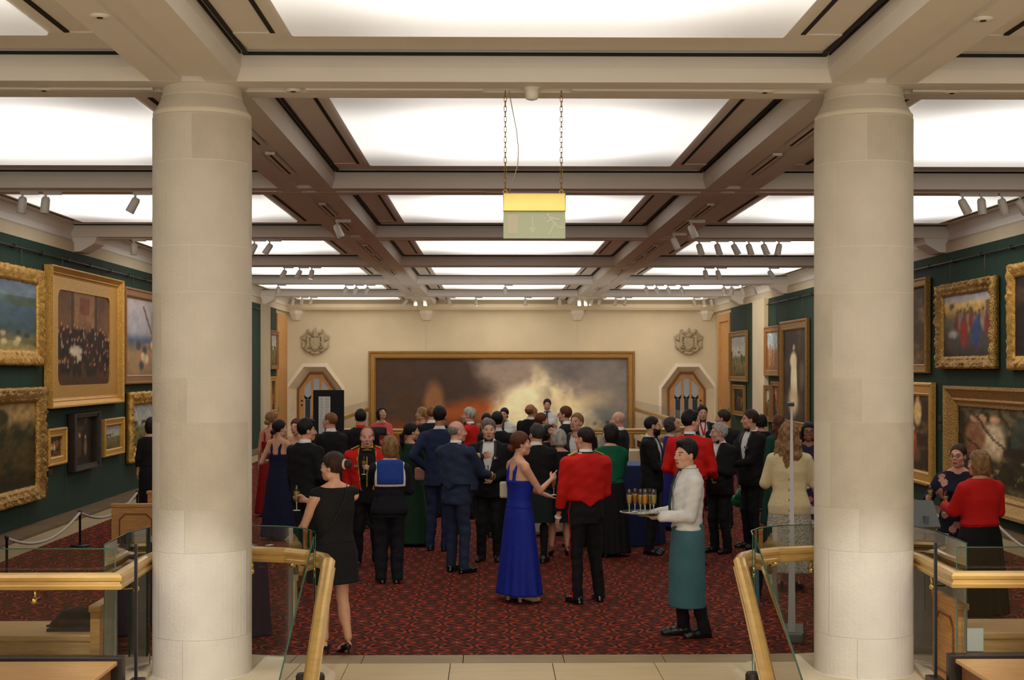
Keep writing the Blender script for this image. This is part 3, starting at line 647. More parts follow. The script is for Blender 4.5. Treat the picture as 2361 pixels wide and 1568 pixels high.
picture(pr, 17.2, 23.4, .22, 2.12, 'glade', 'deep', .32, M_goldo, 'very large painting of figures in a blossoming glade, behind the woman in red jacket', 45, depth=.17, cord=False)
picture(pr, 37.4, 39.35, 2.2, 3.55, 'town', 'simple', .16, M_tan, 'square townscape with spires under pale sky on the right wall', 46)
picture(pr, 34.0, 37.2, .85, 3.62, 'tall', 'simple', .24, M_gold2, 'tall painting of a white robed figure on dark ground left of the right column', 47)
picture(pr, 38.5, 39.4, .95, 1.95, 'land', 'simple', .12, M_gold2, 'small lower picture, left one of the pair beneath the townscape', 48, cord=False)
picture(pr, 37.35, 38.4, .95, 2.05, 'figures', 'simple', .12, M_tan, 'small lower picture, right one of the pair beneath the townscape', 49, cord=False)
picture(pr, 42.2, 45.2, 2.0, 3.55, 'land', 'simple', .16, M_gold2, 'framed landscape above another on the green panel near the far right corner', 50)
picture(pr, 42.6, 44.6, .95, 1.9, 'dark', 'simple', .14, M_gold2, 'small framed picture below the landscape near the far right corner', 51, cord=False)
for i, (s, y, z) in enumerate([(-1, 22.5, .72), (-1, 25.15, 1.2), (-1, 27.0, 1.25), (1, 24.1, 1.5), (1, 24.1, 1.35), (1, 35.5, .8)]):
    mb = MB(); a, b_ = sorted((XC+s*7.285, XC+s*7.30)); mb.box((a, y-.11, z), (b_, y+.11, z+.1), bev=.002)
    mb.build('caption_plate', mat('dark_caption', (18, 42, 36), .5), None, label=f'small dark caption plate beside {["the tiny gilt-framed picture","the black-framed picture","the broad carved landscape frame","the upper side of the big glade painting","the big glade painting, lower of the two","the tall white-figure painting"][i]}', cat='label')
# ------------------------------------------------------------------ heraldic reliefs
def crest(cx, side):
    t = empty('coat_of_arms', (cx, 49.28, 3.27), label=f'carved stone heraldic shield with two winged supporters above the {side} doorway', cat='sculpture')
    M = mat('carved_stone', (166, 150, 122), .9, noise=.15, nscale=12)
    mb = MB(); pts = [(-.16, .17), (0, .22), (.16, .17), (.18, -.05), (.10, -.20), (0, -.26), (-.10, -.20), (-.18, -.05)]
    mb.prism(pts, 'y', -.13, -.02); mb.prism([(p[0]*.8, p[1]*.8) for p in pts], 'y', -.16, -.12); mb.build('shield', M, t)
    mb = MB(); mb.sphere((0, -.09, .28), (.12, .08, .09)); mb.tube([(-.05, -.09, .30), (-.02, -.09, .42), (.03, -.07, .56)], [.07, .06, .01], 6); mb.tube([(.05, -.09, .30), (.04, -.09, .44)], [.05, .01], 6)
    for s in (-1, 1): mb.tube([(s*.08, -.08, .32), (s*.2, -.08, .38), (s*.28, -.06, .46), (s*.22, -.06, .48)], [.05, .05, .04, .03], 6)
    mb.build('helm_and_mantling', M, t)
    for s in (-1, 1):
        mb = MB(); mb.tube([(s*.16, -.09, .20), (s*.24, -.12, .24), (s*.26, -.1, .10), (s*.24, -.1, -.05), (s*.34, -.1, -.16), (s*.24, -.1, -.27), (s*.14, -.1, -.24)], [.03, .055, .06, .07, .07, .05, .035], 8)
        mb.tube([(s*.25, -.12, .08), (s*.18, -.13, .02), (s*.12, -.14, .05)], [.03, .025, .02], 6); mb.tube([(s*.3, -.1, -.12), (s*.2, -.13, -.14), (s*.13, -.14, -.08)], [.035, .025, .02], 6)
        mb.tube([(s*.36, -.07, -.2), (s*.45, -.07, -.12), (s*.44, -.06, 0), (s*.5, -.05, .08)], [.03, .03, .025, .005], 6)
        for q in range(5): mb.tube([(s*.27, -.07, .04+.02*q), (s*(.34+.03*q), -.06, .15), (s*(.30+.055*q), -.04, .40-.035*q)], [.03, .035, .006], 5)
        mb.build('winged_supporter', M, t)
    mb = MB(); mb.sweep([(-.2, -.07, -.28), (-.1, -.09, -.33), (0, -.1, -.35), (.1, -.09, -.33), (.2, -.07, -.28)], [(-.03, -.04), (.02, -.04), (.02, .04), (-.03, .04)]); mb.build('ribbon', M, t)
crest(DOORS[0]+.03, 'left'); crest(DOORS[1], 'right')
# ------------------------------------------------------------------ stair and gallery rails
RAIL = [(-.045, -.055), (-.020, -.062), (.020, -.062), (.045, -.055), (.052, -.03), (.036, -.014), (.034, -.002), (.049, .008), (.051, .030), (.034, .050), (.012, .060), (-.012, .060), (-.034, .050), (-.050, .030), (-.048, .010), (-.034, -.002), (-.036, -.014), (-.052, -.03)]
def arc(c, r, a0, a1, n, z): return [(c[0]+r*math.cos(math.radians(a0+(a1-a0)*i/n)), c[1]+r*math.sin(math.radians(a0+(a1-a0)*i/n)), z) for i in range(n+1)]
def railing(s, name):
    mir = lambda p: (XC+s*p[0], p[1], p[2])
    side = 'left' if s < 0 else 'right'
    t = empty('handrail', (XC+s*1.6, 11, 0), label=f'golden oak handrail curling behind the {side} column and down the stair, with brass fixings', cat='handrail')
    L0 = t.location
    def sub(mb, nm, m): o = mb.build(nm, m, t); o.location = -Vector(L0); return o
    zr = .88
    path = [(6.95, 10.22, zr), (3.02, 10.22, zr), (3.05, 11.15, zr)]+[(3.02, 11.45, zr), (2.85, 11.64, zr), (2.62, 11.70, zr), (2.3, 11.70, zr), (2.0, 11.62, zr), (1.80, 11.48, zr), (1.66, 11.28, zr), (1.60, 11.05, zr), (1.60, 10.6, zr-.26), (1.59, 9.9, zr-.65), (1.58, 8.6, zr-1.38)]
    mb = MB(); mb.sweep([mir(p) for p in path], RAIL, sm=False); sub(mb, 'rail', M_brass)
    for p, d in (((3.6, 10.22), (0, 1)), ((3.02, 10.8), (1, 0)), ((2.3, 11.70), (0, 1)), ((1.78, 11.45), (.7, .7)), ((6.5, 10.22), (0, 1))):
        mb = MB(); x, y, z = p[0], p[1], zr-.14
        mb.tube([mir((x, y, zr-.05)), mir((x, y, z)), mir((x+d[0]*.1, y+d[1]*.1, z))], .012, 8); mb.sphere(mir((x, y-.02, z)), .026, 10, 8); sub(mb, 'brass_bracket', M_polbrass)
    # glass balustrade is its own thing
    g = empty('glass_balustrade', (XC+s*1.7, 11, 0), label=f'frameless clear glass balustrade panels with green edges on the {side} side of the stair', cat='glass panel')
    G0 = g.location
    def gs(mb, nm, m): o = mb.build(nm, m, g); o.location = -Vector(G0); return o
    def pane(pts, z0, z1, slope=None):
        "pts: path in mirrored metres; z1 may be a list of top heights"
        zt = z1 if isinstance(z1, list) else [z1]*len(pts); zb = z0 if isinstance(z0, list) else [z0]*len(pts)
        for k, (off, m_, nm) in enumerate(((0, M_glass, 'glass_pane'),)):
            mb = MB(); n = len(pts); vs = [mir((p[0], p[1], zb[i])) for i, p in enumerate(pts)]+[mir((p[0], p[1], zt[i])) for i, p in enumerate(pts)]
            mb.add(vs, [(i, i+1, n+i+1, n+i) for i in range(n-1)], 0, True); gs(mb, nm, m_)
        mb = MB(); mb.sweep([mir((p[0], p[1], zt[i]-.004)) for i, p in enumerate(pts)], [(-.005, -.004), (.005, -.004), (.005, .004), (-.005, .004)], sm=False)
        for i in (0, n-1): p = pts[i]; q = mir((p[0], p[1], 0)); mb.box((q[0]-.003, q[1]-.003, zb[i]), (q[0]+.003, q[1]+.003, zt[i]))
        gs(mb, 'polished_edge', M_gedge)
    pane([(6.9, 10.34), (3.06, 10.34)], .28, 1.10)
    pane([(3.16, 10.42), (3.18, 11.2), (3.1, 11.55)], 0.0, 1.12)
    pane([(2.9, 11.78), (2.62, 11.84), (2.3, 11.84), (2.05, 11.78), (1.86, 11.62), (1.75, 11.40), (1.71, 11.12)], 0.0, 1.10)
    n_ = 5; pane([(1.71+.012*i, 11.02-.37*i) for i in range(n_)], [.0-.2*i for i in range(n_)], [1.10-.2*i for i in range(n_)])
    pane([(1.78, 9.42), (1.80, 8.6)], [-1.0, -1.4], [.22, -.2])
    # dark metal post, shoe and oak-topped plinth in front of the gallery
    q = mir((2.93, 10.42, 0)); mb = MB(); mb.box((q[0]-.010, q[1]-.012, 0), (q[0]+.010, q[1]+.012, 1.12)); mb.build('metal_post', M_iron, None, label=f'slim black post at the corner of the {side} glass balustrade', cat='post')
    mb = MB(); a, b_ = sorted((XC+s*3.0, XC+s*6.9)); mb.box((a, 10.31, .0), (b_, 10.40, .315), bev=.008); mb.box((q[0]-.05, 10.30, 0), (q[0]+.05, 10.52, .13), bev=.01); mb.build('balustrade_shoe', M_bronze, None, label=f'dark bronze base shoe holding the {side} gallery glass', cat='base rail')
    t2 = empty('oak_plinth', (XC+s*5, 9.6, 0), label=f'low oak-topped plinth in front of the {side} gallery balustrade', cat='plinth')
    mb = MB(); a, b_ = sorted((XC+s*3.02, XC+s*6.95)); mb.box((a-t2.location.x, 8.7-9.6, .27), (b_-t2.location.x, 10.25-9.6, .30), bev=.008); mb.build('oak_top', M_oakx, t2)
    mb = MB(); a, b_ = sorted((XC+s*3.06, XC+s*6.93)); mb.box((a-t2.location.x, 8.74-9.6, -.2), (b_-t2.location.x, 10.22-9.6, .27)); mb.build('plinth_body', M_oakd, t2)
    mb = MB(); xh = XC+s*4.08-t2.location.x; mb.box((xh-.06, .14, .299), (xh+.06, .20, .303)); mb.build('flush_socket', M_iron, t2)
    mb = MB(); c = mir((1.66, 10.85, 0)); mb.lathe([(0, .08), (.045, .08), (.055, .06), (.055, -.2)], 20, (c[0], c[1], 0)); mb.build('stair_curb', M_bronze, None, label=f'dark bronze rounded curb end at the foot of the {side} stair rail', cat='curb')
railing(-1, 'left'); railing(1, 'right')
# balcony rail round the void in front of the far wall
t = empty('balcony_rail', (XC, 31.8, 0), label='oak-railed glass balustrade round the void in front of the huge painting', cat='handrail')
pth = [(-4.6, 48.9), (-4.6, 33.6), (-3.6, 31.8), (3.4, 31.8), (4.6, 33.6), (4.6, 48.9)]
for i in range(5):
    a, b_ = pth[i], pth[i+1]
    mb = MB(); mb.add([(a[0], a[1]-31.8, 0), (b_[0], b_[1]-31.8, 0), (b_[0], b_[1]-31.8, 1.3), (a[0], a[1]-31.8, 1.3)], [(0, 1, 2, 3)]); mb.build('glass_pane', glassmat('balcony_glass', (.93, .95, .93), refl=.25), t)
mb = MB(); mb.sweep([(p[0], p[1]-31.8-.08, 1.0) for p in pth], [(u*1.1, w*1.1) for u, w in RAIL]); mb.build('rail', M_brass, t)
mb = MB(); mb.sweep([(p[0], p[1]-31.8, .12) for p in pth], [(-.05, -.12), (.05, -.12), (.05, .1), (-.05, .1)], sm=False); mb.build('stone_kerb', M_stone, t)
for x in (-3.6, -2.2, -.8, .6, 2.0, 3.4):
    mb = MB(); mb.box((x-.02, -.1, 0), (x+.02, -.06, 1.0)); mb.build('baluster', M_brass, t)
# ------------------------------------------------------------------ benches, ropes, stands
def bench(loc, rz, L, label, style=0):
    t = empty('oak_bench', loc, rz, label, 'bench')
    for s in (-1, 1):
        mb = MB(); x = s*(L/2-.035); mb.box((x-.035, -.315, 0), (x+.035, .315, .60), bev=.006)
        if style == 0: mb.box((x-.045, -.33, .60), (x+.045, .33, .65), bev=.012)
        mb.build('end_panel', M_oak, t)
        pts = [(-.2, .08), (.2, .08), (.2, .44), (.13, .51), (-.13, .51), (-.2, .44)]
        mb = MB(); o = [(p[0]*1.08, .08+(p[1]-.08)*1.06-.012) for p in pts]; n = 6; xo = x+s*.037
        vs = [(xo, a, b) for a, b in o]+[(xo+s*.008, a, b) for a, b in o]+[(xo+s*.008, a, b) for a, b in pts]+[(xo, a, b) for a, b in pts]
        fs = []
        for q in range(3): fs += [(q*n+i, q*n+(i+1) % n, (q+1)*n+(i+1) % n, (q+1)*n+i) for i in range(n)]
        mb.add(vs, fs); mb.build('arched_moulding', M_oakd, t)
        if style == 1:
            mb = MB(); mb.tube([(x, -.36, .60), (x, .34, .66)], .05, 12); mb.build('rolled_arm', M_oak, t)
    mb = MB(); mb.box((-L/2+.07, -.30, .38), (L/2-.07, .30, .43), bev=.012); mb.box((-L/2+.07, -.28, .28), (L/2-.07, -.25, .38)); mb.build('seat', M_oakx, t)
    mb = MB(); mb.box((-L/2+.07, -.26, .10), (L/2-.07, -.20, .22), bev=.006); mb.build('stretcher', M_oakx, t); return t
bench((-4.10, 10.86, 0), 0, 2.4, 'backless oak bench seen through the left balustrade glass, black bag on it', 0)
bench((4.72, 10.86, 0), 0, 2.5, 'oak bench with rolled arm seen through the right balustrade glass')
bench((-4.62, 19.5, 0), PI/2, 2.0, 'oak bench with arched end panel standing on the carpet left of the left column')
bench((-4.62, 24.6, 0), PI/2, 2.0, 'farther oak bench in line behind the one with the arched end panel')
mb = MB(); a = mb
a.box((-.30, -.18, 0), (.30, .18, .025)); a.tube([(-.3, 0, .03), (-.1, -.05, .1), (.1, .05, .12), (.28, 0, .06)], [.03, .09, .1, .05], 8); a.tube([(-.38, .05, .02), (0, .1, .05), (.3, .1, .03)], [.012, .03, .04], 6); a.tube([(.1, 0, .12), (.2, .05, .2), (.3, .0, .1)], .012, 6)
b_ = a.build('black_bag', mat('black_cloth', (20, 20, 22), .8), None, label='crumpled black cloth bag lying on the bench behind the left balustrade', cat='bag', loc=(-3.17, 10.8, .432)); b_.scale = (.55, .6, .8)
t = empty('notice', (3.52, 10.535, .30), label='pale printed card fixed to the end of the right bench', cat='notice'); mb = MB(); mb.box((0, -.012, 0), (.13, -.004, .17)); mb.build('card', M_paper, t)  # bluish-white reflection on the bench end, modelled as a pale card
stn = []
def stanchion(x, y, n, side):
    t = empty('rope_stanchion', (x, y, 0), label=f'knee-high black rope post by the {side} wall, {ordn[n]} from the viewer', cat='stanchion')
    mb = MB(); mb.lathe([(0, .02), (.12, .018), (.13, 0), (0, 0)], 20); mb.build('base', M_iron, t)
    mb = MB(); mb.lathe([(.016, .015), (.016, .44), (.024, .45), (.024, .48), (0, .49)], 12); mb.build('post', M_iron, t)
for side, x, ys in (('left', -5.57, [16.4, 19.3, 22.4, 25.5]), ('right', XC+5.95, [14.6, 17.6, 20.6, 23.6])):
    for n, y in enumerate(ys):
        stanchion(x, y, n, side)
        if n < 3:
            mb = MB(); y2 = ys[n+1]; mb.tube([(x, y+(y2-y)*q/12, .455-.20*(1-((q-6)/6)**2)) for q in range(13)], .018, 8)
            mb.build('barrier_rope', mat('white_rope', (196, 190, 176), .8, bump=.6, bscale=120), None, label=f'sagging white barrier rope by the {side} wall, {ordn[n]} span from the viewer', cat='rope')
# display board in front of the left doorway
t = empty('display_board', (-2.755, 24.0, 0), label='tall black display board with a printed seating list in front of the left doorway', cat='display board')
mb = MB(); mb.box((-.26, -.02, .45), (.26, .02, 2.04), bev=.012); mb.build('board', mat('black_felt', (16, 17, 19), .9), t)
mb = MB(); mb.box((-.165, -.028, 1.2), (.03, -.021, 1.93)); mb.build('seating_list', M_paper, t)
for i in range(26):
    mb = MB(); z = 1.90-.026*i
    for c in range(2): mb.box((-.155+.095*c, -.030, z), (-.155+.095*c+.06+.02*rnd.random(), -.028, z+.007))
    mb.build('text_line', mat('grey_ink', (120, 120, 122), .8), t, kind='stuff')
for s in (-1, 1): mb = MB(); mb.box((s*.22-.02, -.2, 0), (s*.22+.02, .2, .03)); mb.box((s*.22-.015, -.015, .03), (s*.22+.015, .015, .5)); mb.build('foot', M_iron, t)
# roller banner seen edge-on
t = empty('roller_banner', (2.63, 12.4, 0), -.21, label='tall white roller banner seen edge-on beside the right stair rail', cat='banner')
mb = MB(); mb.prism([(-.045, .1), (.02, .1), (-.005, 2.08), (-.022, 2.08)], 'y', -.02, .4); mb.build('banner_sheet', mat('banner_white', (196, 192, 200), .6), t)
mb = MB(); mb.box((-.05, -.03, 2.07), (.01, .42, 2.10)); mb.build('top_bar', M_iron, t)
mb = MB(); mb.box((-.07, -.04, .0), (.09, .44, .10), bev=.02); mb.build('base_cassette', mat('silver', (120, 124, 124), .35, metal=.6), t)
for k in range(7):
    mb = MB(); z = 1.42-.09*k; mb.box((-.0405+.0008*k-.0, -.0205, z), (-.030, -.0198, z+.02)); mb.build('print_mark', mat('grey_print', (110, 106, 112), .7), t)
# information lectern at the right
t = empty('information_lectern', (3.98, 13.0, 0), label='grey information lectern on one post beyond the right column', cat='lectern')
mb = MB(); mb.add([(-.22, .10, 1.19), (.10, .12, 1.18), (.13, -.02, .95), (-.22, -.06, .95), (-.22, .12, 1.17), (.10, .14, 1.16), (.13, 0, .93), (-.22, -.04, .93)], [(0, 1, 2, 3), (7, 6, 5, 4), (0, 4, 5, 1), (1, 5, 6, 2), (2, 6, 7, 3), (3, 7, 4, 0)]); mb.build('slanted_panel', mat('grey_panel', (104, 108, 110), .5), t)
mb = MB(); mb.box((-.02, -.02, 0), (.02, .02, 1.05)); mb.lathe([(0, .015), (.16, .012), (.17, 0)], 24); mb.build('post', mat('grey_post', (86, 90, 92), .5), t)
# draped tables
def draped(cx, cy, r, h, col, top, label, sq=None, rz=0):
    t = empty('draped_table', (cx, cy, 0), rz, label, 'table'); n = 64; vs = []; m = mat(top[0], top[1], .7)
    mb = MB()
    if sq:
        w, d = sq; per = []
        for a, b in (((-w, -d), (w, -d)), ((w, -d), (w, d)), ((w, d), (-w, d)), ((-w, d), (-w, -d))):
            for i in range(16): q = i/16; per.append((a[0]+(b[0]-a[0])*q, a[1]+(b[1]-a[1])*q))
    else: per = [(r*math.cos(2*PI*i/n), r*math.sin(2*PI*i/n)) for i in range(n)]
    N_ = len(per)
    for z, f, am in ((h, 1, 0), (h-.02, 1.01, 0), (h*.6, 1.03, .02), (.01, 1.08, .045)):
        for i, (x, y) in enumerate(per): k = f+am*math.sin(i*2*PI/N_*16); vs.append((x*k, y*k, z))
    fs = [(j*N_+i, j*N_+(i+1) % N_, (j+1)*N_+(i+1) % N_, (j+1)*N_+i) for j in range(3) for i in range(N_)]
    mb.add(vs, fs, 0, True); mb.build('cloth_skirt', mat(col[0], col[1], .8), t)
    mb = MB(); mb.add([(x, y, h) for x, y in per]+[(x, y, h+.012) for x, y in per], [tuple(range(N_, 2*N_))]+[(i, (i+1) % N_, N_+(i+1) % N_, N_+i) for i in range(N_)]); mb.build('table_top', m, t); return t
draped(1.93, 19.6, .42, 1.08, ('navy_cloth', (18, 34, 82)), ('blue_cloth_top', (58, 84, 136)), 'round bar-height table in navy cloth behind the woman in green jacket')
draped(2.0, 23.6, .5, 1.04, ('cream_cloth', (200, 180, 144)), ('cream_cloth_top', (204, 184, 150)), 'cream-clothed table behind the navy bar-height table')
draped(-2.72, 13.35, 0, .76, ('plum_cloth', (60, 38, 60)), ('plum_cloth_top', (92, 66, 96)), 'plum-clothed welcome table behind the left stair glass', sq=(.75, .42), rz=-1.15)  # table added in place of a purple reflection in the glass pane
for i, (x, y) in enumerate([(-2.22, 13.05), (-2.12, 12.96), (-2.05, 13.12), (-2.28, 13.2)]):  # pale spots of that same reflection, added as small badges
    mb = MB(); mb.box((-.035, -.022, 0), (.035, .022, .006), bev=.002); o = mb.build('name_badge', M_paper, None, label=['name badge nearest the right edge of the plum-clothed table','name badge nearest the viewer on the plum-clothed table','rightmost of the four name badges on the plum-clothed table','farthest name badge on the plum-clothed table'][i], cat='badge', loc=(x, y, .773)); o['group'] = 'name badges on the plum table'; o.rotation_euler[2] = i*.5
# ------------------------------------------------------------------ hanging exit sign
t = empty('exit_sign', (XC, 11.15, 3.42), label='hanging green glass exit sign with brass top, on two chains', cat='sign')
mb = MB(); mb.box((-.245, -.03, .21), (.245, .03, .352), bev=.006); mb.build('brass_housing', M_polbrass, t)
mb = MB(); mb.box((-.243, -.006, 0), (.243, .006, .215), bev=.002); mb.build('glass_blade', mat('exit_glass', (178, 186, 152), .25, emit=.10), t)
Mp = mat('exit_pictogram', (196, 196, 170), .4, emit=.12)
mb = MB(); mb.box((-.21, -.0085, .04), (-.13, -.006, .185)); mb.build('doorway_mark', mat('exit_door', (198, 190, 158), .4, emit=.1), t)
mb = MB(); mb.box((-.021, -.0085, .075), (-.009, -.006, .185)); mb.add([(-.045, -.0086, .085), (.015, -.0086, .085), (-.015, -.0086, .04)], [(0, 1, 2)]); mb.build('arrow_mark', Mp, t)
mb = MB()
for a, b in (((.12, .165), (.16, .12)), ((.16, .12), (.14, .08)), ((.14, .08), (.115, .04)), ((.16, .12), (.185, .085)), ((.185, .085), (.22, .085)), ((.12, .165), (.19, .15)), ((.10, .13), (.14, .155))):
    d = Vector((b[0]-a[0], 0, b[1]-a[1])).normalized()*.009; n = Vector((-d.z, 0, d.x))
    A, B = Vector((a[0], -.0086, a[1])), Vector((b[0], -.0086, b[1])); _k = Vector((0, -.0003*len(mb.f), 0)); mb.add([A+n-d+_k, A-n-d+_k, B-n+d+_k, B+n+d+_k], [(0, 1, 2, 3)])
mb.add([(.105+.014*math.cos(q*PI/4), -.0086, .188+.014*math.sin(q*PI/4)) for q in range(8)], [tuple(range(8))]); mb.build('running_figure_mark', Mp, t)
Mch = mat('chain_brass', (150, 122, 70), .35, metal=.8)
def linkmesh():
    mb = MB(); pts = []
    for i in range(12): a = 2*PI*i/12; pts.append((.010*math.cos(a), 0, (.014 if math.sin(a) > 0 else -.014)+.010*math.sin(a)))
    mb.tube(pts, .0028, 5, closed=True); return mb.mesh('chain_link', Mch)
lm = linkmesh(); e = .008
for x in (-.228, .212):
    z = .375; k = 0
    while z < 1.18-.02:
        o = link('chain_link', lm, t, loc=(x, 0, z)); o.rotation_euler[2] = (PI/2 if k % 2 else 0)+.3; z += .040; k += 1
    mb = MB(); mb.tube([(x+.016*math.cos(a*PI/6), 0, .366+.016*math.sin(a*PI/6)) for a in range(12)], .004, 6, closed=True); mb.build('eye_bolt', M_polbrass, t)
mb = MB(); mb.tube([(-.20, 0, 1.16), (-.17, 0, 1.0), (-.14, 0, .85), (-.125, 0, .70), (-.13, 0, .58), (-.165, 0, .46), (-.2, 0, .355)], .004, 6); mb.build('power_cord', mat('pale_flex', (170, 160, 130), .6), t)
# smoke detector and small ceiling fittings
mb = MB(); mb.lathe([(0, -.11), (.02, -.108), (.045, -.10), (.052, -.07), (.055, -.03), (.068, -.02), (.068, 0)], 24, (0, 0, 0)); mb.build('smoke_detector', M_white, None, label='white smoke detector on the beam above the exit sign', cat='smoke detector', loc=(XC-.02, 11.15, 4.612))
for i, (x, y, d) in enumerate([(-3.53, 11.25, 'left of the left column'), (-1.57, 11.25, 'right of the left column'), (2.16, 11.25, 'left of the right column'), (3.65, 11.25, 'right of the right column'), (XC-2.615-.16, 8.9, 'on the left long beam in front of the column'), (XC+2.615+.14, 8.9, 'on the right long beam in front of the column')]):
    mb = MB(); mb.lathe([(0, -.015), (.055, -.015), (.062, 0)], 20); mb.lathe([(0, -.02), (.02, -.018), (.022, -.012)], 12, m=1)
    mb.build('ceiling_sensor', [M_beam2, M_black], None, label='small round flush ceiling fitting '+d, cat='sensor', loc=(x, y, 4.602))
# ------------------------------------------------------------------ track spotlights
M_lens = mat('lit_lens', (240, 246, 255), .3, emit=9)
def track_proto(lit):
    t = empty('track_spotlight', (0, 0, 4.6))
    mb = MB(); mb.box((-.03, -.02, -.045), (.20, .02, 0), bev=.004); mb.build('track_adapter', M_white, t)
    mb = MB(); mb.box((-.012, -.012, -.10), (.012, .012, -.04)); mb.build('stem', M_white, t)
    mb = MB(); mb.lathe([(0, .10), (.035, .10), (.052, .07), (.056, -.10), (.050, -.105)], 20); mb.build('lamp_head', M_white, t)
    hd = [c for c in t.children if c.name.startswith('lamp_head')][0]; mb = MB(); mb.lathe([(0, -.095), (.048, -.097)], 20); mb.build('lens', M_lens if lit else mat('dark_lens', (40, 40, 44), .2), hd)
    return t
protos = {}
def track_spot(x, Y, aim, tilt, lit, label):
    t = protos.get(lit)
    if t is None: t = protos[lit] = track_proto(lit)
    else: t = copy_tree(t)
    t.location = (x, Y, 4.6); tag(t, label, 'spotlight'); t.name = 'track_spotlight'
    for ch in t.children:
        if ch.name.startswith('lamp_head'):
            ch.location = (math.sin(aim)*.05*math.sin(tilt), -.0+math.cos(aim)*.05*math.sin(tilt)*0, -.17); ch.rotation_euler = (0, -tilt*math.copysign(1, math.sin(aim)), 0) if abs(math.sin(aim)) > .3 else (tilt, 0, 0)
    return t
groups = [  # pixel columns on each cross beam: (beam distance, [(x, aim sign, tilt, lit)], where)
 (17.71, [(57, -1, .12, 0), (110, -1, .12, 0), (315, -1, .5, 0)], 'before the left column'),
 (17.71, [(2224, -1, -.5, 0), (2268, 1, .1, 0), (2316, 1, .3, 0), (2358, 1, .6, 0)], 'behind the right column'),
 (24.17, [(312, 1, 0, 0), (588, -1, .5, 0), (623, -1, .6, 0)], 'under the third cross beam, left row'),
 (24.17, [(1613, 1, .3, 0), (1655, 1, .3, 0), (1694, 1, .5, 0), (1728, 1, .3, 0), (1763, 1, .4, 0), (1798, -1, .2, 0)], 'of six under the third cross beam'),
 (30.63, [(657, -1, .5, 1), (692, -1, .5, 1), (720, -1, .2, 1)], 'of three under the fourth cross beam'),
 (30.63, [(1627, 1, .2, 0), (1656, 1, .3, 0), (1777, 1, .6, 1)], 'right of centre under the fourth cross beam'),
 (37.09, [(643, -1, .2, 0), (798, -1, .5, 0), (822, -1, .5, 0), (848, -1, .5, 0)], 'left of centre under the fifth cross beam'),
 (37.09, [(1165, 1, 0, 0)], 'alone at the centre of the fifth cross beam'),
 (37.09, [(1490, 1, .4, 0), (1514, 1, .5, 0), (1541, 1, .5, 0), (1572, 1, .3, 0), (1670, 1, .2, 1), (1688, 1, 0, 0), (1713, 1, .4, 0), (1738, 1, .4, 0)], 'right of centre under the fifth cross beam'),
 (43.55, [(677, -1, .2, 0), (697, -1, .1, 0), (718, -1, .2, 0)], 'at the left end of the last cross beam'),
 (43.55, [(937, -1, .6, 0), (957, 1, .1, 0), (980, 1, .1, 1)], 'by the left long beam, last cross beam'),
 (43.55, [(1035, 1, .3, 0), (1097, 1, .2, 1), (1211, 1, .1, 0), (1290, 1, .1, 0)], 'over the huge painting, last cross beam'),
 (43.55, [(1335, 1, .1, 1), (1350, 1, .1, 0), (1365, -1, .3, 0), (1383, -1, .3, 0)], 'by the right long beam, last cross beam'),
 (43.55, [(1420, -1, .3, 0), (1443, -1, .4, 0), (1601, 1, .3, 0), (1624, 1, .1, 1), (1641, 1, .2, 0)], 'at the right end, last cross beam'),
]
for Yb, lst, where in groups:
    for i, (px, sgn, tl, lit) in enumerate(lst):
        lab = f'white track spotlight {where}' if len(lst) == 1 else f'{"lit " if lit else ""}white track spotlight, {ordn[i] if i else "first"} from left {where}'
        track_spot((px-1135)/3280*Yb, Yb, sgn*PI/2, tl, lit, lab)
for x, y, w in ((XC-2.615, 21.0, 'left'), (XC+2.615, 21.0, 'right'), (XC+2.615, 23.0, 'right')):
    track_spot(x, y, PI/2, .4, 0, f'white track spotlight on the {w} long beam past the second cross beam' + (', farther one' if y > 22 else ', nearer one' if w == 'right' else ''))
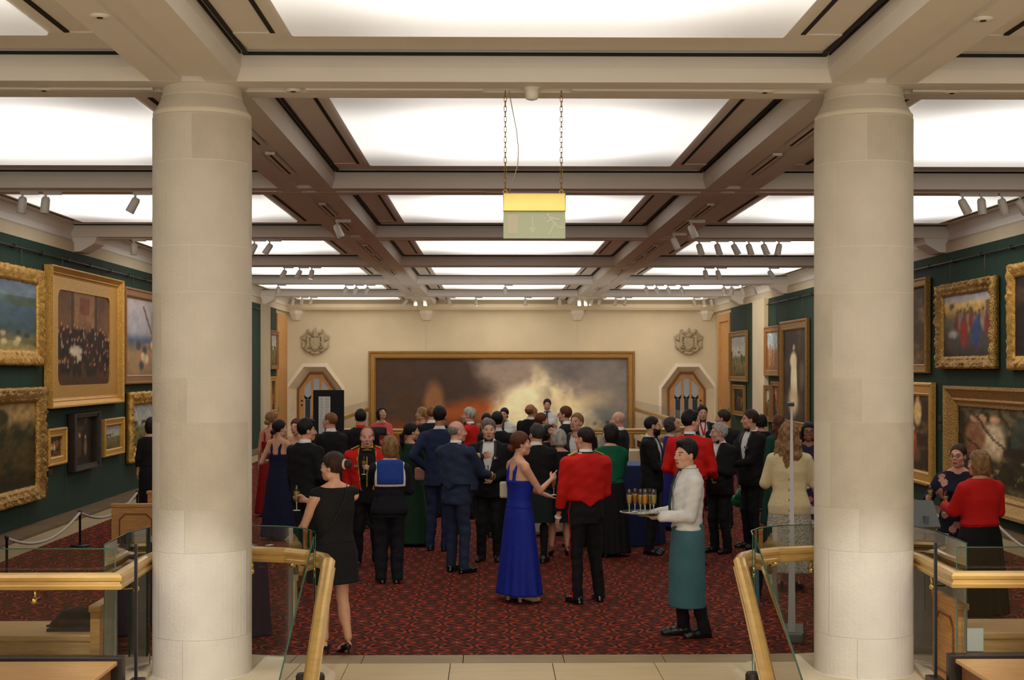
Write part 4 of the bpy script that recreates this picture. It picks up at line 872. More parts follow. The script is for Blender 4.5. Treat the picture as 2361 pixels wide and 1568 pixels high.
# ------------------------------------------------------------------ signed-distance body builder
class Field:
    def __init__(s, lo, hi, h):
        s.h = h; s.lo = np.array(lo, float); n = np.ceil((np.array(hi)-s.lo)/h).astype(int)+1; s.n = n
        s.ax = [s.lo[i]+h*np.arange(n[i]) for i in range(3)]; s.F = np.full(n, 10., np.float32)
    def sub(s, lo, hi, m):
        sl = []
        for i in range(3):
            a = max(0, int((lo[i]-m-s.lo[i])/s.h)); b = min(s.n[i], int((hi[i]+m-s.lo[i])/s.h)+2)
            if b <= a: return None
            sl.append(slice(a, b))
        X = s.ax[0][sl[0]][:, None, None]; Y = s.ax[1][sl[1]][None, :, None]; Z = s.ax[2][sl[2]][None, None, :]
        return tuple(sl), X, Y, Z
    def put(s, sl, d, k):
        F = s.F[sl]
        if k < 0: s.F[sl] = np.maximum(F, -d); return
        if k == 0: s.F[sl] = np.minimum(F, d); return
        h = np.clip(.5+.5*(F-d)/k, 0, 1); s.F[sl] = F*(1-h)+d*h-k*h*(1-h)
    def ell(s, c, r, k=.02, R=None):
        c = np.array(c, float); r = np.array(r, float); m = max(r)+.03 if R is not None else 0
        q = s.sub(c-r-m, c+r+m, s.h*2+abs(k)+.01)
        if q is None: return s
        sl, X, Y, Z = q; x, y, z = X-c[0], Y-c[1], Z-c[2]
        if R is not None:
            x, y, z = [R[0][i]*x+R[1][i]*y+R[2][i]*z for i in range(3)]
        k0 = np.sqrt((x/r[0])**2+(y/r[1])**2+(z/r[2])**2)+1e-9; k1 = np.sqrt((x/r[0]**2)**2+(y/r[1]**2)**2+(z/r[2]**2)**2)+1e-9
        s.put(sl, k0*(k0-1)/k1, k); return s
    def cap(s, a, b, ra, rb=None, k=.02, flat=None):
        rb = ra if rb is None else rb; a = np.array(a, float); b = np.array(b, float); rm = max(ra, rb)
        q = s.sub(np.minimum(a, b)-rm, np.maximum(a, b)+rm, s.h*2+abs(k)+.01)
        if q is None: return s
        sl, X, Y, Z = q; d = b-a; L = max(1e-9, (d*d).sum())
        t = np.clip(((X-a[0])*d[0]+(Y-a[1])*d[1]+(Z-a[2])*d[2])/L, 0, 1)
        s.put(sl, np.sqrt((X-a[0]-t*d[0])**2+(Y-a[1]-t*d[1])**2+(Z-a[2]-t*d[2])**2)-(ra+(rb-ra)*t), k); return s
    def chain(s, pts, rs, k=.015):
        for i in range(len(pts)-1): s.cap(pts[i], pts[i+1], rs[i], rs[i+1], k)
        return s
    def loft(s, lv, k=.02, p=2.2, pleat=None):
        "levels (z, half width, half depth, x offset, y offset)"
        lv = np.array([list(l)+[0]*(5-len(l)) for l in sorted(lv)], float); am = lv[:, 1].max(); bm_ = lv[:, 2].max()
        lo = (lv[:, 3].min()-am*1.15, lv[:, 4].min()-bm_*1.15, lv[0, 0]); hi = (lv[:, 3].max()+am*1.15, lv[:, 4].max()+bm_*1.15, lv[-1, 0])
        q = s.sub(lo, hi, s.h*2+abs(k)+.01)
        if q is None: return s
        sl, X, Y, Z = q; f = lambda i: np.interp(Z, lv[:, 0], lv[:, i]); a, b = f(1), f(2); x, y = X-f(3), Y-f(4)
        g = 1
        if pleat: n, amp, z0 = pleat; g = 1+amp*np.clip((z0-Z)/(z0-lv[0, 0]), 0, 1)*(np.sin(n*np.arctan2(y, x))+.5*np.sin((n*.6+.5)*np.arctan2(y, x)+1))
        qv = (np.abs(x/(a*g))**p+np.abs(y/(b*g))**p)**(1/p)
        d = (qv-1)*np.minimum(a, b); d = np.maximum(d, np.maximum(lv[0, 0]-Z, Z-lv[-1, 0])); s.put(sl, d, k); return s
    def cut(s, fn):
        "keep only where fn(X, Y, Z) < 0"
        X = s.ax[0][:, None, None]; Y = s.ax[1][None, :, None]; Z = s.ax[2][None, None, :]; s.F = np.maximum(s.F, fn(X, Y, Z)+0*s.F).astype(np.float32); return s
    def mesh(s):
        F = s.F; F[0], F[-1] = 1, 1; F[:, 0] = 1; F[:, -1] = 1; F[:, :, 0] = 1; F[:, :, -1] = 1
        ins = F < 0; n = F.shape
        c8 = [ins[i:n[0]-1+i, j:n[1]-1+j, k:n[2]-1+k] for i in (0, 1) for j in (0, 1) for k in (0, 1)]
        al = c8[0].copy(); an = c8[0].copy()
        for c in c8[1:]: al &= c; an |= c
        act = np.argwhere(an & ~al)
        if len(act) == 0: return np.zeros((0, 3)), np.zeros((0, 4), int)
        idx = np.full((n[0]-1, n[1]-1, n[2]-1), -1, np.int32); idx[tuple(act.T)] = np.arange(len(act))
        val = np.stack([F[act[:, 0]+i, act[:, 1]+j, act[:, 2]+k] for i in (0, 1) for j in (0, 1) for k in (0, 1)], 1)
        co = np.array([(i, j, k) for i in (0, 1) for j in (0, 1) for k in (0, 1)], float)
        acc = np.zeros((len(act), 3)); cnt = np.zeros(len(act))
        for a in range(8):
            for b in range(a+1, 8):
                if np.abs(co[a]-co[b]).sum() != 1: continue
                va, vb = val[:, a], val[:, b]; m = (va < 0) != (vb < 0); t = np.where(m, va/(va-vb+1e-12), 0)[:, None]
                acc += np.where(m[:, None], co[a]+(co[b]-co[a])*t, 0); cnt += m
        V = s.lo+s.h*(act+acc/cnt[:, None]); Q = []
        for ax in range(3):
            sl0 = [slice(None)]*3; sl1 = [slice(None)]*3; sl0[ax] = slice(0, n[ax]-1); sl1[ax] = slice(1, n[ax])
            A, B = ins[tuple(sl0)], ins[tuple(sl1)]; e = np.argwhere(A != B); u, v = [(1, 2), (2, 0), (0, 1)][ax]
            ok = (e[:, u] > 0) & (e[:, v] > 0) & (e[:, u] < n[u]-1) & (e[:, v] < n[v]-1); e = e[ok]
            def g(du, dv): q = e.copy(); q[:, u] -= du; q[:, v] -= dv; return idx[tuple(q.T)]
            f = np.stack([g(1, 1), g(0, 1), g(0, 0), g(1, 0)], 1); fl = ~A[tuple(e.T)]; f[fl] = f[fl][:, ::-1]; Q.append(f)
        Q = np.concatenate(Q); Q = Q[(Q >= 0).all(1)]
        return V, Q
def Rz(a): c, s = math.cos(a), math.sin(a); return np.array([[c, -s, 0], [s, c, 0], [0, 0, 1.]])
def Rx(a): c, s = math.cos(a), math.sin(a); return np.array([[1, 0, 0], [0, c, -s], [0, s, c.real]])
def Ry(a): c, s = math.cos(a), math.sin(a); return np.array([[c, 0, s], [0, 1, 0], [-s, 0, c]])
# ---- head library.  Head frame: face toward +Y, centre between the ears
def head_lib(h, sex):
    f = Field((-.11, -.13, -.20), (.11, .14, .15), h); w = 1 if sex == 'm' else .93
    f.ell((0, -.018, .035), (.076*w, .093, .088), .01); f.ell((0, .022, -.035), (.060*w, .068, .078), .03)
    f.ell((0, .058, -.092), (.026*w if sex == 'f' else .032, .024, .020), .03); f.cap((-.045*w, .01, -.075), (.045*w, .01, -.075), .022, .022, .03)
    f.cap((-.034, .074, .022), (.034, .074, .022), .011, .011, .015)
    for s in (-1, 1):
        f.ell((s*.030, .097, .004), (.017, .014, .012), -1); f.ell((s*.042*w, .052, -.024), (.024, .026, .022), .02)
        f.ell((s*.077*w, -.006, -.006), (.009, .019, .032), .006); f.ell((s*.083*w, .004, -.004), (.004, .008, .016), -1)
    n = 1 if sex == 'm' else .85
    f.cap((0, .086, .014), (0, .104*n+.014*(1-n)*5, -.024), .009*n, .0135*n, .008)
    for s in (-1, 1): f.ell((s*.012*n, .093, -.030), (.008, .010, .008), .006)
    f.ell((0, .087, -.061), (.024, .010, .0065), .006); f.ell((0, .085, -.073), (.021, .010, .0075), .006); f.ell((0, .100, -.0665), (.024, .008, .0016), -1)
    r = .056 if sex == 'm' else .044
    f.cap((0, -.018, -.05), (0, -.035, -.17), r, r*1.06, .02)
    V, Q = f.mesh(); c = V[Q].mean(1); mi = np.zeros(len(Q), int)
    lip = (np.abs(c[:, 0]) < .025) & (c[:, 1] > .084) & (c[:, 2] < -.055) & (c[:, 2] > -.081)
    mi[lip & (((c[:, 0]/.025)**2+((c[:, 2]+.067)/.0125)**2) < 1)] = 1
    brow = (np.abs(np.abs(c[:, 0])-.032) < .018) & (np.abs(c[:, 2]-.0265+.12*(np.abs(np.abs(c[:, 0])-.032))) < .0042) & (c[:, 1] > .06); mi[brow] = 2
    for s in (-1, 1):
        for (cc, rr, k) in (((s*.030, .0770, .004), .0110, 3), ((s*.030, .0835, .004), .0062, 4)):
            mb = MB(); mb.sphere(cc, rr, 10, 8); n0 = len(V); V = np.concatenate([V, np.array(mb.v)]); Q = np.concatenate([Q, np.array(mb.f)+n0]); mi = np.concatenate([mi, np.full(len(mb.f), k)])
        # upper lid
    return V, Q, mi
def hair_lib(style, h):
    f = Field((-.20, -.24, -.50), (.20, .16, .22), h)
    def capshell(g=0, top=0): f.ell((0, -.020, .036+top/2), (.081+g, .099+g, .093+g+top/2), .01)
    plane = lambda y0, z0, y1, z1: (lambda X, Y, Z: ((Y-y0)*(z1-z0)-(Z-z0)*(y1-y0))/math.hypot(y1-y0, z1-z0))
    hair = plane(-.012, -.030, .082, .088 if style in ('quiff', 'short', 'crop', 'wavy') else .080); nape = lambda X, Y, Z: -.075-Z+.0*X
    ear = lambda X, Y, Z: .020-np.sqrt((Y+.004)**2+(Z+.004)**2+0*X)
    def wob(a, q): f.F = (f.F+a*np.sin(q*f.ax[0])[:, None, None]*np.sin(q*.9*f.ax[1]+1)[None, :, None]*np.sin(q*.8*f.ax[2]+2)[None, None, :]).astype(np.float32)
    if style in ('short', 'crop', 'quiff', 'recede', 'fringe', 'wavy'):
        capshell({'crop': -.001, 'short': .005, 'quiff': .005, 'recede': .001, 'fringe': -.001, 'wavy': .012}[style], {'quiff': .024, 'short': .010}.get(style, 0))
        if style == 'quiff': f.ell((0, .045, .110), (.055, .045, .030), .02)
        if style == 'wavy': wob(.006, 95)
        elif style != 'crop': wob(.0018, 150)
        f.cut(hair).cut(nape).cut(ear)
        if style == 'recede': f.cut(lambda X, Y, Z: np.minimum(Y-.015+0*Z, Z-.045+0*Y)+0*X)
        if style == 'fringe': f.cut(lambda X, Y, Z: Z-.045-.25*(-Y)+0*X).cut(lambda X, Y, Z: Y-.0+0*X+0*Z)
    elif style in ('bun', 'pony', 'updo', 'chignon'):
        capshell(.004, .006); wob(.0015, 160); f.cut(hair).cut(nape)
        if style == 'bun': f.ell((0, -.150, .03), (.040, .036, .040), .012); f.cap((0, -.10, .03), (0, -.14, .03), .022, .022, .01)
        if style == 'chignon': f.ell((0, -.110, -.045), (.052, .038, .040), .015)
        if style == 'updo': f.ell((0, -.108, .035), (.06, .045, .065), .02); wob(.003, 120)
        if style == 'pony': f.chain([(0, -.10, .0), (0, -.145, -.05), (0, -.14, -.15), (.01, -.13, -.28)], [.022, .03, .03, .010], .02)
    elif style in ('bob', 'bobwavy', 'lady'):
        capshell(.012, .004); 
        lo = {'bob': -.115, 'bobwavy': -.10, 'lady': -.07}[style]
        f.ell((0, -.035, -.03), (.098, .088, .110), .03); wob(.003 if style == 'bob' else .007, 90)
        f.cut(lambda X, Y, Z: np.minimum(Y-.02+.35*(Z+.02), .052-Z-.02*0)+0*X if 0 else np.where(Z < .055, Y-.030+0*Z, -1)+0*X).cut(plane(.045, .02, .086, .066) if 0 else hair_or(hair)).cut(lambda X, Y, Z: lo-Z+0*X+0*Y)
    elif style in ('long', 'longcurly', 'longstraight'):
        g = .022 if style == 'longcurly' else .008; capshell(g, .006); L = -.40 if style == 'longcurly' else -.28
        for s in (-1, 1): f.chain([(s*.05, -.03, .02), (s*.085, -.05, -.10), (s*.09, -.07, -.22), (s*.07, -.09, L+.06)], [.05, .055, .06, .03] if style == 'longcurly' else [.045, .035, .035, .02], .03)
        f.chain([(0, -.08, .0), (0, -.10, -.15), (0, -.11, L+.04)], [.06, .065, .045], .03)
        if style == 'longcurly': wob(.012, 75); wob(.005, 170)
        else: wob(.003, 120)
        f.cut(lambda X, Y, Z: np.where(Z < .060, Y-.028+0*Z, -1)+0*X).cut(hair_or(hair))
    return f.mesh()
def hair_or(hair): return lambda X, Y, Z: np.where(Z > .0, hair(X, Y, Z), -1)
def hand_lib(pose, h=.0035):
    "wrist at origin, fingers toward +Y, palm toward -Z, thumb toward +X"
    f = Field((-.07, -.05, -.10), (.09, .21, .06), h)
    f.ell((0, .048, 0), (.042, .050, .014), .01); f.cap((0, -.03, 0), (0, .01, 0), .026, .027, .015); f.ell((.018, .03, -.008), (.018, .030, .013), .012)
    curl = {'relax': (18, 28, 22), 'grip': (48, 68, 45), 'flat': (6, 8, 6), 'stem': (40, 60, 40), 'point': (25, 40, 30)}[pose]
    for i, (x, L) in enumerate(((.029, .072), (.010, .080), (-.010, .074), (-.028, .058))):
        p = np.array([x, .088-abs(x-.008)*.22, 0.]); a = 0; c = list(curl)
        if pose == 'point' and i == 0: c = [0, 5, 5]
        c = [q*(1+.10*i) for q in c]; r = .0088-.0006*i; rs = [r, r*.92, r*.85, r*.72]; pts = [p]
        for q, l in zip(c, (L*.45, L*.31, L*.24)):
            a += math.radians(q); p = p+np.array([x*.0, math.cos(a)*l, -math.sin(a)*l]); p[0] += x*.10*l/.03*.3; pts.append(p.copy())
        f.chain(pts, rs, .003)
    if pose in ('grip', 'stem'): t = [(.030, .018, -.006), (.046, .045, -.026), (.036, .068, -.042), (.018, .082, -.050)]
    elif pose == 'flat': t = [(.030, .018, -.004), (.055, .040, -.008), (.066, .066, -.012), (.070, .086, -.014)]
    else: t = [(.030, .018, -.006), (.050, .042, -.016), (.054, .068, -.026), (.050, .088, -.034)]
    f.chain(t, [.013, .0115, .0095, .008], .006)
    return f.mesh()
def shoe_lib(kind):
    f = Field((-.07, -.16, -.02), (.07, .20, .16), .006)
    if kind == 'oxford':
        f.chain([(0, -.06, .045), (0, .03, .038), (0, .10, .030), (0, .145, .026)], [.040, .038, .037, .026], .02); f.cap((0, -.045, .05), (0, -.035, .11), .042, .040, .02)
        f.cap((0, -.07, .012), (0, .13, .012), .038, .036, .01); f.cut(lambda X, Y, Z: .0-Z+0*X+0*Y)
    elif kind == 'court':
        f.chain([(0, -.055, .075), (0, .02, .050), (0, .09, .024), (0, .145, .016)], [.030, .028, .030, .016], .015); f.cap((0, -.07, .06), (0, -.075, .004), .014, .006, .008)
        f.cap((0, -.03, .10), (0, .03, .075), .026, .02, -1); f.cut(lambda X, Y, Z: Z-.10+.25*Y+0*X).cut(lambda X, Y, Z: -Z+0*X+0*Y)
    elif kind == 'block':
        f.chain([(0, -.055, .070), (0, .02, .045), (0, .09, .024), (0, .135, .018)], [.030, .028, .032, .024], .015); f.cap((0, -.06, .06), (0, -.06, .01), .022, .020, .01)
        f.cut(lambda X, Y, Z: Z-.095+.25*Y+0*X).cut(lambda X, Y, Z: -Z+0*X+0*Y)
    return f.mesh()
LIB = {}
def lib(key, fn):
    if key not in LIB: LIB[key] = fn()
    return LIB[key]
SHOEM = {}
# ---- palettes
def skin(c): return mat('skin_%d' % c[0], c, .5, noise=.05, nscale=20, sub=.12)
SK = [(206, 150, 122), (214, 162, 132), (192, 136, 108), (176, 118, 88), (150, 100, 76), (212, 156, 134)]
M_lip = mat('lips', (160, 82, 74), .45); M_eyew = mat('eye_white', (165, 150, 138), .4); M_iris = mat('iris', (38, 28, 24), .2)
HC = {'black': (13, 11, 11), 'dark': (25, 17, 13), 'brown': (52, 33, 21), 'auburn': (88, 44, 22), 'ginger': (128, 84, 52), 'blonde': (168, 132, 84), 'dkblonde': (134, 100, 62), 'grey': (132, 126, 116), 'silver': (172, 166, 154), 'dkgrey': (58, 53, 50), 'saltpepper': (104, 98, 92)}
def hairm(c): return mat('hair_'+c, HC[c], .5, noise=.35, nscale=26, stretch=(1, 1, .25), bump=.7, bscale=90, spec=.3)
def cloth(n, c, rough=.85, b=.25): return mat('cloth_'+n, c, rough, noise=.10, nscale=5, bump=b, bscale=28, sheen=.0, spec=.3)
M_blackc = cloth('black', (19, 19, 21)); M_lapel = cloth('satin_black', (26, 26, 28), .4, 0); M_shirt = cloth('white_shirt', (222, 221, 218), .75, .2); M_patent = mat('patent_leather', (16, 15, 15), .15, coat=.6)
M_leather = mat('black_leather', (22, 21, 21), .35); M_goldthread = mat('gold_thread', (206, 166, 60), .5, metal=.3, bump=.5, bscale=150); M_red = cloth('scarlet', (196, 22, 16), .8); M_bow = cloth('bow_black', (14, 14, 15), .5, 0)
mat('cloth_sequin', (182, 176, 158), .3, metal=.45, noise=.55, nscale=70, bump=1, bscale=90)
def ik(sh, tgt, l1, l2, pole):
    sh, tgt = np.array(sh, float), np.array(tgt, float); d = tgt-sh; L = np.linalg.norm(d); mx = (l1+l2)*.995
    if L > mx: d = d/L*mx; tgt = sh+d; L = mx
    a = (l1*l1-l2*l2+L*L)/(2*L); hh = math.sqrt(max(0, l1*l1-a*a)); u = d/L; p = np.array(pole, float); p = p-u*(p@u); p /= np.linalg.norm(p)+1e-9
    return sh+u*a+p*hh, tgt
def tri(V, Q, name, parent, mats, mi=None):
    me = rawmesh(name, V, Q, True, mi); return link(name, me, parent, mats)
FUL = []
def person(px, Z, H, face, sex, outfit, hair, skin_i, label, R='down', L='down', turn=0, tilt=0, col=None, pattern=None, hpx=None, shoes='oxford', belly=0, wide=1.0, lean=0, glasses=False, stance=.10, extra=(), hemz=None, group=None, legs_=None, sleeve=None, beard=False):
    """px: pixel column of the body; Z: distance; H: height; face: degrees, 0 = away from the viewer, 90 = right, 180 = toward"""
    base = P(px, 850, Z); phi = math.radians(face)
    t = empty('person', (base.x, Z, .002), -phi, label, 'person', group)
    s = H/1.78; m = sex == 'm'; hs = 1.03 if m else .99; hv = .012 if Z < 15 else .0145 if Z < 19 else .0185; W0 = wide; wide = wide*1.05
    zs = (1.478 if m else 1.462)*s; sw = (.182 if m else .152)*wide; zh = H-.134*hs; hy = .025+lean*.35
    sk = skin(SK[skin_i]); arms = []
    ly = lambda z: lean*max(0, z-.9)/.6*.25
    l1, l2 = (.300 if m else .275)*s, (.262 if m else .240)*s
    for sd, tg in ((1, R), (-1, L)):
        sh = (sd*sw, -.012+ly(zs), zs-.072)
        P_ = {'down': (.235, .03, .80), 'downf': (.22, .10, .80), 'glass': (.10, .30, 1.13), 'glasshi': (.13, .30, 1.26), 'belly': (.035, .22, 1.06), 'chin': (.05, .20, 1.42), 'chest': (.07, .26, 1.24), 'back': (.06, -.17, 1.0), 'hip': (.2, .05, 1.0), 'reach': (.12, .42, 1.16), 'out': (.34, .26, 1.12), 'pocket': (.20, .06, .92)}
        tp = P_[tg] if isinstance(tg, str) else tg; tp = (sd*tp[0] if isinstance(tg, str) else tp[0], tp[1]+ly(1.2), tp[2]*s if isinstance(tg, str) else tp[2])
        pole = (sd*.38, -.55, -.75) if tp[2] > .95*s else (sd*.25, -1, 0)
        el, wr = ik(sh, tp, l1, l2, pole); arms.append((sd, np.array(sh), el, wr, tg))
    vox = lambda lo, hi: Field(lo, hi, hv)
    ex = [np.array(a[i]) for a in arms for i in (1, 2, 3)]; lo_ = np.min(ex, 0)-.14; hi_ = np.max(ex, 0)+.14
    bx = (min(lo_[0], -.30), min(lo_[1], -.30), 0), (max(hi_[0], .30), max(hi_[1], .34), zs+.2)
    def top_field(z0, z1=None): return vox((bx[0][0], bx[0][1], z0-.04), (bx[1][0], bx[1][1], (z1 or zs+.14)))
    # ---------------- body
    bare = outfit in ('gown', 'shift', 'vneck', 'halter')
    bf = Field((bx[0][0], bx[0][1], -.02), bx[1], (hv*1.2 if bare or sex == 'f' else .022)); lr_ = 1 if not m else .74; wf = .9 if m else .86
    bf.loft([(.84*s, .13*wide, .085), (1.05*s, .115*wide, .085), (1.25*s, .14*wide, .10, 0, ly(1.25)), (1.36*s, .148*wide*wf, .085, 0, -.008+ly(1.36)), (zs-.005, .12*wide, .06, 0, -.014+ly(zs)), (zs+.05, .055, .05, 0, -.012+ly(zs))], .02)
    bf.cap((0, -.012+ly(zs), zs-.01), (0, hy-.038, zh-.11), .057 if m else .046, .053 if m else .043, .02)
    if not m: 
        for q in (-1, 1): bf.ell((q*.07, .075+ly(1.25), 1.265*s), (.062, .055, .06), .02)
    if bare:
        for q in (-1, 1): bf.cap((q*.05, -.02+ly(zs), zs+.0), (q*sw*.95, -.014+ly(zs), zs-.035), .035, .040, .04)
    ra = (.042, .036, .026) if m else (.041, .034, .023)
    for sd, sh, el, wr, tg in arms: bf.cap(sh, el, ra[0]*wide, ra[1], .02); bf.cap(el, wr, ra[1], ra[2], .012)
    fy = {1: .0, -1: 0.}; stz = stance
    feet = [(1, stz, .02), (-1, -stz, -.02)] if legs_ is None else [(1,)+tuple(legs_[0]), (-1,)+tuple(legs_[1])]
    sh_h = .0 if shoes == 'oxford' else .05
    for sd, fx, fyy in feet:
        hipz = .90*s; kn = (sd*.085*.5+fx*.5, .015+fyy*.5+(.01), .49*s); an = (fx, fyy-.045, .09+sh_h)
        bf.cap((sd*.085, 0, hipz), kn, .075*lr_, .050*lr_, .03); bf.cap(kn, an, .048*lr_, .033*lr_, .02)
        if not m: bf.ell((kn[0], kn[1]-.025, .36*s), (.045, .05, .11), .03)
        if shoes != 'oxford': bf.chain([(fx, fyy-.06, .05+sh_h*.6), (fx, fyy+.03, .05), (fx, fyy+.10, .022)], [.024, .024, .022], .015)
    V, Q = bf.mesh(); mi = np.zeros(len(Q), int)
    hl = .0058 if Z < 16 else .0075 if Z < 20 else .010; hh_ = .005 if Z < 15 else .0065 if Z < 20 else .009
    hV, hQ, hm = lib(('head', sex, hl), lambda: head_lib(hl, sex))
    HR = Rz(-math.radians(turn))@Rx(-math.radians(tilt)); T = lambda v: (v*hs)@HR.T+np.array([0, hy, zh])
    V = [V, T(hV)]; Q = [Q, hQ+len(V[0])]; mi = [mi, hm]; n0 = len(V[0])+len(V[1]); hands = []
    for sd, sh, el, wr, tg in arms:
        pose = 'relax' if isinstance(tg, str) and tg.startswith('down') else 'grip'
        if isinstance(tg, tuple) and len(tg) > 3: pose = tg[3]
        fd = (wr-el)/np.linalg.norm(wr-el); pn = np.array([-sd*1.0, 0, -.0]) if pose == 'relax' or wr[2] > .95*s else np.array([0, 0, -1.])
        if pose == 'flat': pn = np.array([0, 0, 1.]) if isinstance(tg, tuple) and len(tg) > 4 else np.array([0, 0, -1.])
        pn = pn-fd*(pn@fd); pn /= np.linalg.norm(pn); x = np.cross(fd, -pn); 
        # thumb toward the front / up
        want = np.array([0, 0, 1.]) if pose != 'relax' else np.array([0, 1., 0]); fl = 1 if x@want > 0 else -1
        M_ = np.stack([x*fl, fd, -pn], 1); hV2, hQ2 = lib(('hand', pose, hh_), lambda: hand_lib(pose, hh_)); k = .96*s if m else .90*s
        vv = (hV2*k)@M_.T+wr
        if fl < 0: hQ2 = hQ2[:, ::-1]
        V.append(vv); Q.append(hQ2+n0); mi.append(np.zeros(len(hQ2), int)); n0 += len(vv)
        grip = wr+fd*.075*k+pn*.035*k; hands.append((grip, wr, fd))
    V = np.concatenate(V); Q = np.concatenate(Q); mi = np.concatenate(mi)
    bodym = [sk, M_lip if not m else mat('lips_m', (150, 90, 78), .5), hairm(hair[1]) if hair[1] in ('black', 'dark', 'brown', 'auburn', 'dkgrey', 'dkblonde', 'ginger') else hairm('saltpepper'), M_eyew, M_iris]
    tri(V, Q, 'body', t, bodym, mi)
    # ---------------- hair, glasses
    if hair[0] != 'bald':
        a, b = lib(('hair', hair[0], Z > 18), lambda: hair_lib(hair[0], .0065 if Z < 18 else .009)); tri(T(a), b, 'hair', t, hairm(hair[1]))
    if beard:
        a, b = lib('beard', lambda: Field((-.1, -.05, -.16), (.1, .13, .05), .006).ell((0, .024, -.045), (.066, .072, .078), .01).cap((-.048, .01, -.075), (.048, .01, -.075), .026, .026, .03).ell((0, .062, -.096), (.030, .026, .022), .02).cut(lambda X, Y, Z: Z+.030-.5*(np.abs(X)-.03)+0*Y).cut(lambda X, Y, Z: -Y-.005+0*X+0*Z).cut(lambda X, Y, Z: .028-np.sqrt(X*X*.9+(Z+.062)**2*2.2+(Y-.10)**2)).mesh()); tri(T(a), b, 'beard', t, hairm(hair[1]))
    if glasses:
        mb = MB()
        for q in (-1, 1): mb.tube([tuple(T(np.array([[q*.031+.021*math.cos(a*PI/7), .101, .003+.016*math.sin(a*PI/7)]]))[0]) for a in range(14)], .0022, 5, closed=True); mb.tube([tuple(T(np.array([p]))[0]) for p in ((q*.052, .10, .006), (q*.076, .05, .006), (q*.078, -.005, .006))], .002, 5)
        mb.tube([tuple(T(np.array([p]))[0]) for p in ((-.010, .103, .006), (.010, .103, .006))], .002, 5); mb.build('glasses', M_iron, t)
    # ---------------- clothes
    B = belly; W = wide
    def torso(g, z0, z1, top=.0):
        lv = [(.80*s, .172*W, .118+B*.2), (.90*s, .170*W, .120+B*.45, 0, .01+B*.3), (1.02*s, .158*W+B*.25, .112+B*.8, 0, .01+B*.5), (1.16*s, .162*W+B*.12, .115+B*.5, 0, .008+B*.3), (1.30*s, .180*W, .122, 0, .004+ly(1.3)), (1.40*s, .186*W, .108, 0, -.006+ly(1.39)), (zs-.03, .160*W, .090, 0, -.012+ly(1.39)), (zs+.002, .118*W, .076, 0, -.014+ly(zs)), (zs+.035, .082, .062, 0, -.014+ly(zs)), (zs+.062, .064, .058, 0, -.010+ly(zs))]
        if not m: lv = [(.80*s, .168*W, .120+B*.2), (.90*s, .176*W, .124+B*.3), (1.06*s, .132*W+B*.2, .100+B*.5, 0, .0), (1.16*s, .140*W+B*.1, .108+B*.3, 0, .01), (1.265*s, .156*W, .130, 0, .022+ly(1.26)), (1.36*s, .152*W, .096, 0, .0+ly(1.36)), (zs-.005, .122*W, .072, 0, -.012+ly(zs)), (zs+.035, .07, .055, 0, -.012+ly(zs))]
        L_ = np.array([list(l)+[0]*(5-len(l)) for l in lv]); zz = sorted(set([z0, z1]+[l[0] for l in lv if z0 < l[0] < z1]))
        return [(z, np.interp(z, L_[:, 0], L_[:, 1])+g, np.interp(z, L_[:, 0], L_[:, 2])+g, 0, np.interp(z, L_[:, 0], L_[:, 4])) for z in zz]
    def sleeves(f, g, full=True, upto=None):
        for sd, sh, el, wr, tg in arms:
            r0 = (.057 if m else .048)*W**.5
            f.cap(sh, el, r0+g, .047+g, .035)
            if full: f.cap(el, el+(wr-el)*.96, .047+g, .034+g, .012)
            if full == 'half': f.cap(el, el+(wr-el)*.3, .047+g, .042+g, .012)
    def trousers(mt, g=0, stripe=None, wl=1):
        f = Field((-.32, -.30, .0), (.32, .32, 1.16*s), hv); f.loft([(.80*s, .150*W, .112+B*.2), (.92*s, .162*W, .118+B*.35, 0, B*.25), (1.05*s, .150*W+B*.2, .108+B*.6, 0, B*.4), (1.13*s, .158*W+B*.15, .114+B*.55, 0, B*.35)], .02)
        for sd, fx, fyy in feet:
            kn = (sd*.085*.5+fx*.5, .02+fyy*.5, .49*s); an = (fx, fyy-.038, .055)
            f.cap((sd*.085, -.005, .86*s), kn, .086*W**.5, .068*wl, .03); f.cap(kn, an, .068*wl, .058*wl, .03)
        wr_(f, .005); f.cut(lambda X, Y, Z: .035-Z+0*X+0*Y); V, Q = f.mesh(); mi = None; ms = [mt]
        if stripe:
            c = V[Q].mean(1); mi = np.zeros(len(Q), int); ms.append(stripe)
            for sd, fx, fyy in feet:
                zk = [.055, .49*s, .86*s]; lx = np.interp(c[:, 2], zk, [fx, sd*.0425+fx*.5, sd*.085]); ly_ = np.interp(c[:, 2], zk, [fyy-.038, .02+fyy*.5, -.005]); mi[(sd*c[:, 0] > 0) & (sd*(c[:, 0]-lx) > 0) & (np.abs(c[:, 1]-ly_) < .013)] = 1
        tri(V, Q, 'trousers', t, ms, mi)
    def collar(mt, z0=None, r=.066, hgt=.042):
        mb = MB(); z0 = z0 or zs+.03; mb.lathe([(r+.006, 0), (r-.002, hgt), (r-.010, hgt-.002), (r-.006, 0)], 20, (0, -.010+ly(zs)+.004, z0)); mb.build('collar', mt, t)
    def bowtie(mt=M_bow, z=None):
        z = z or zs+.040; y = .058+ly(zs); mb = MB(); mb.sphere((0, y+.012, z), (.010, .010, .011), 8, 6)
        for q in (-1, 1): mb.add([(q*.004, y+.008, z+.010), (q*.004, y+.008, z-.010), (q*.052, y+.004, z-.024), (q*.058, y, z+.026), (q*.004, y+.018, z+.008), (q*.004, y+.018, z-.008), (q*.050, y+.016, z-.021), (q*.055, y+.012, z+.022)], [(0, 1, 2, 3), (7, 6, 5, 4), (0, 4, 5, 1), (1, 5, 6, 2), (2, 6, 7, 3), (3, 7, 4, 0)])
        mb.build('bow_tie', mt, t)
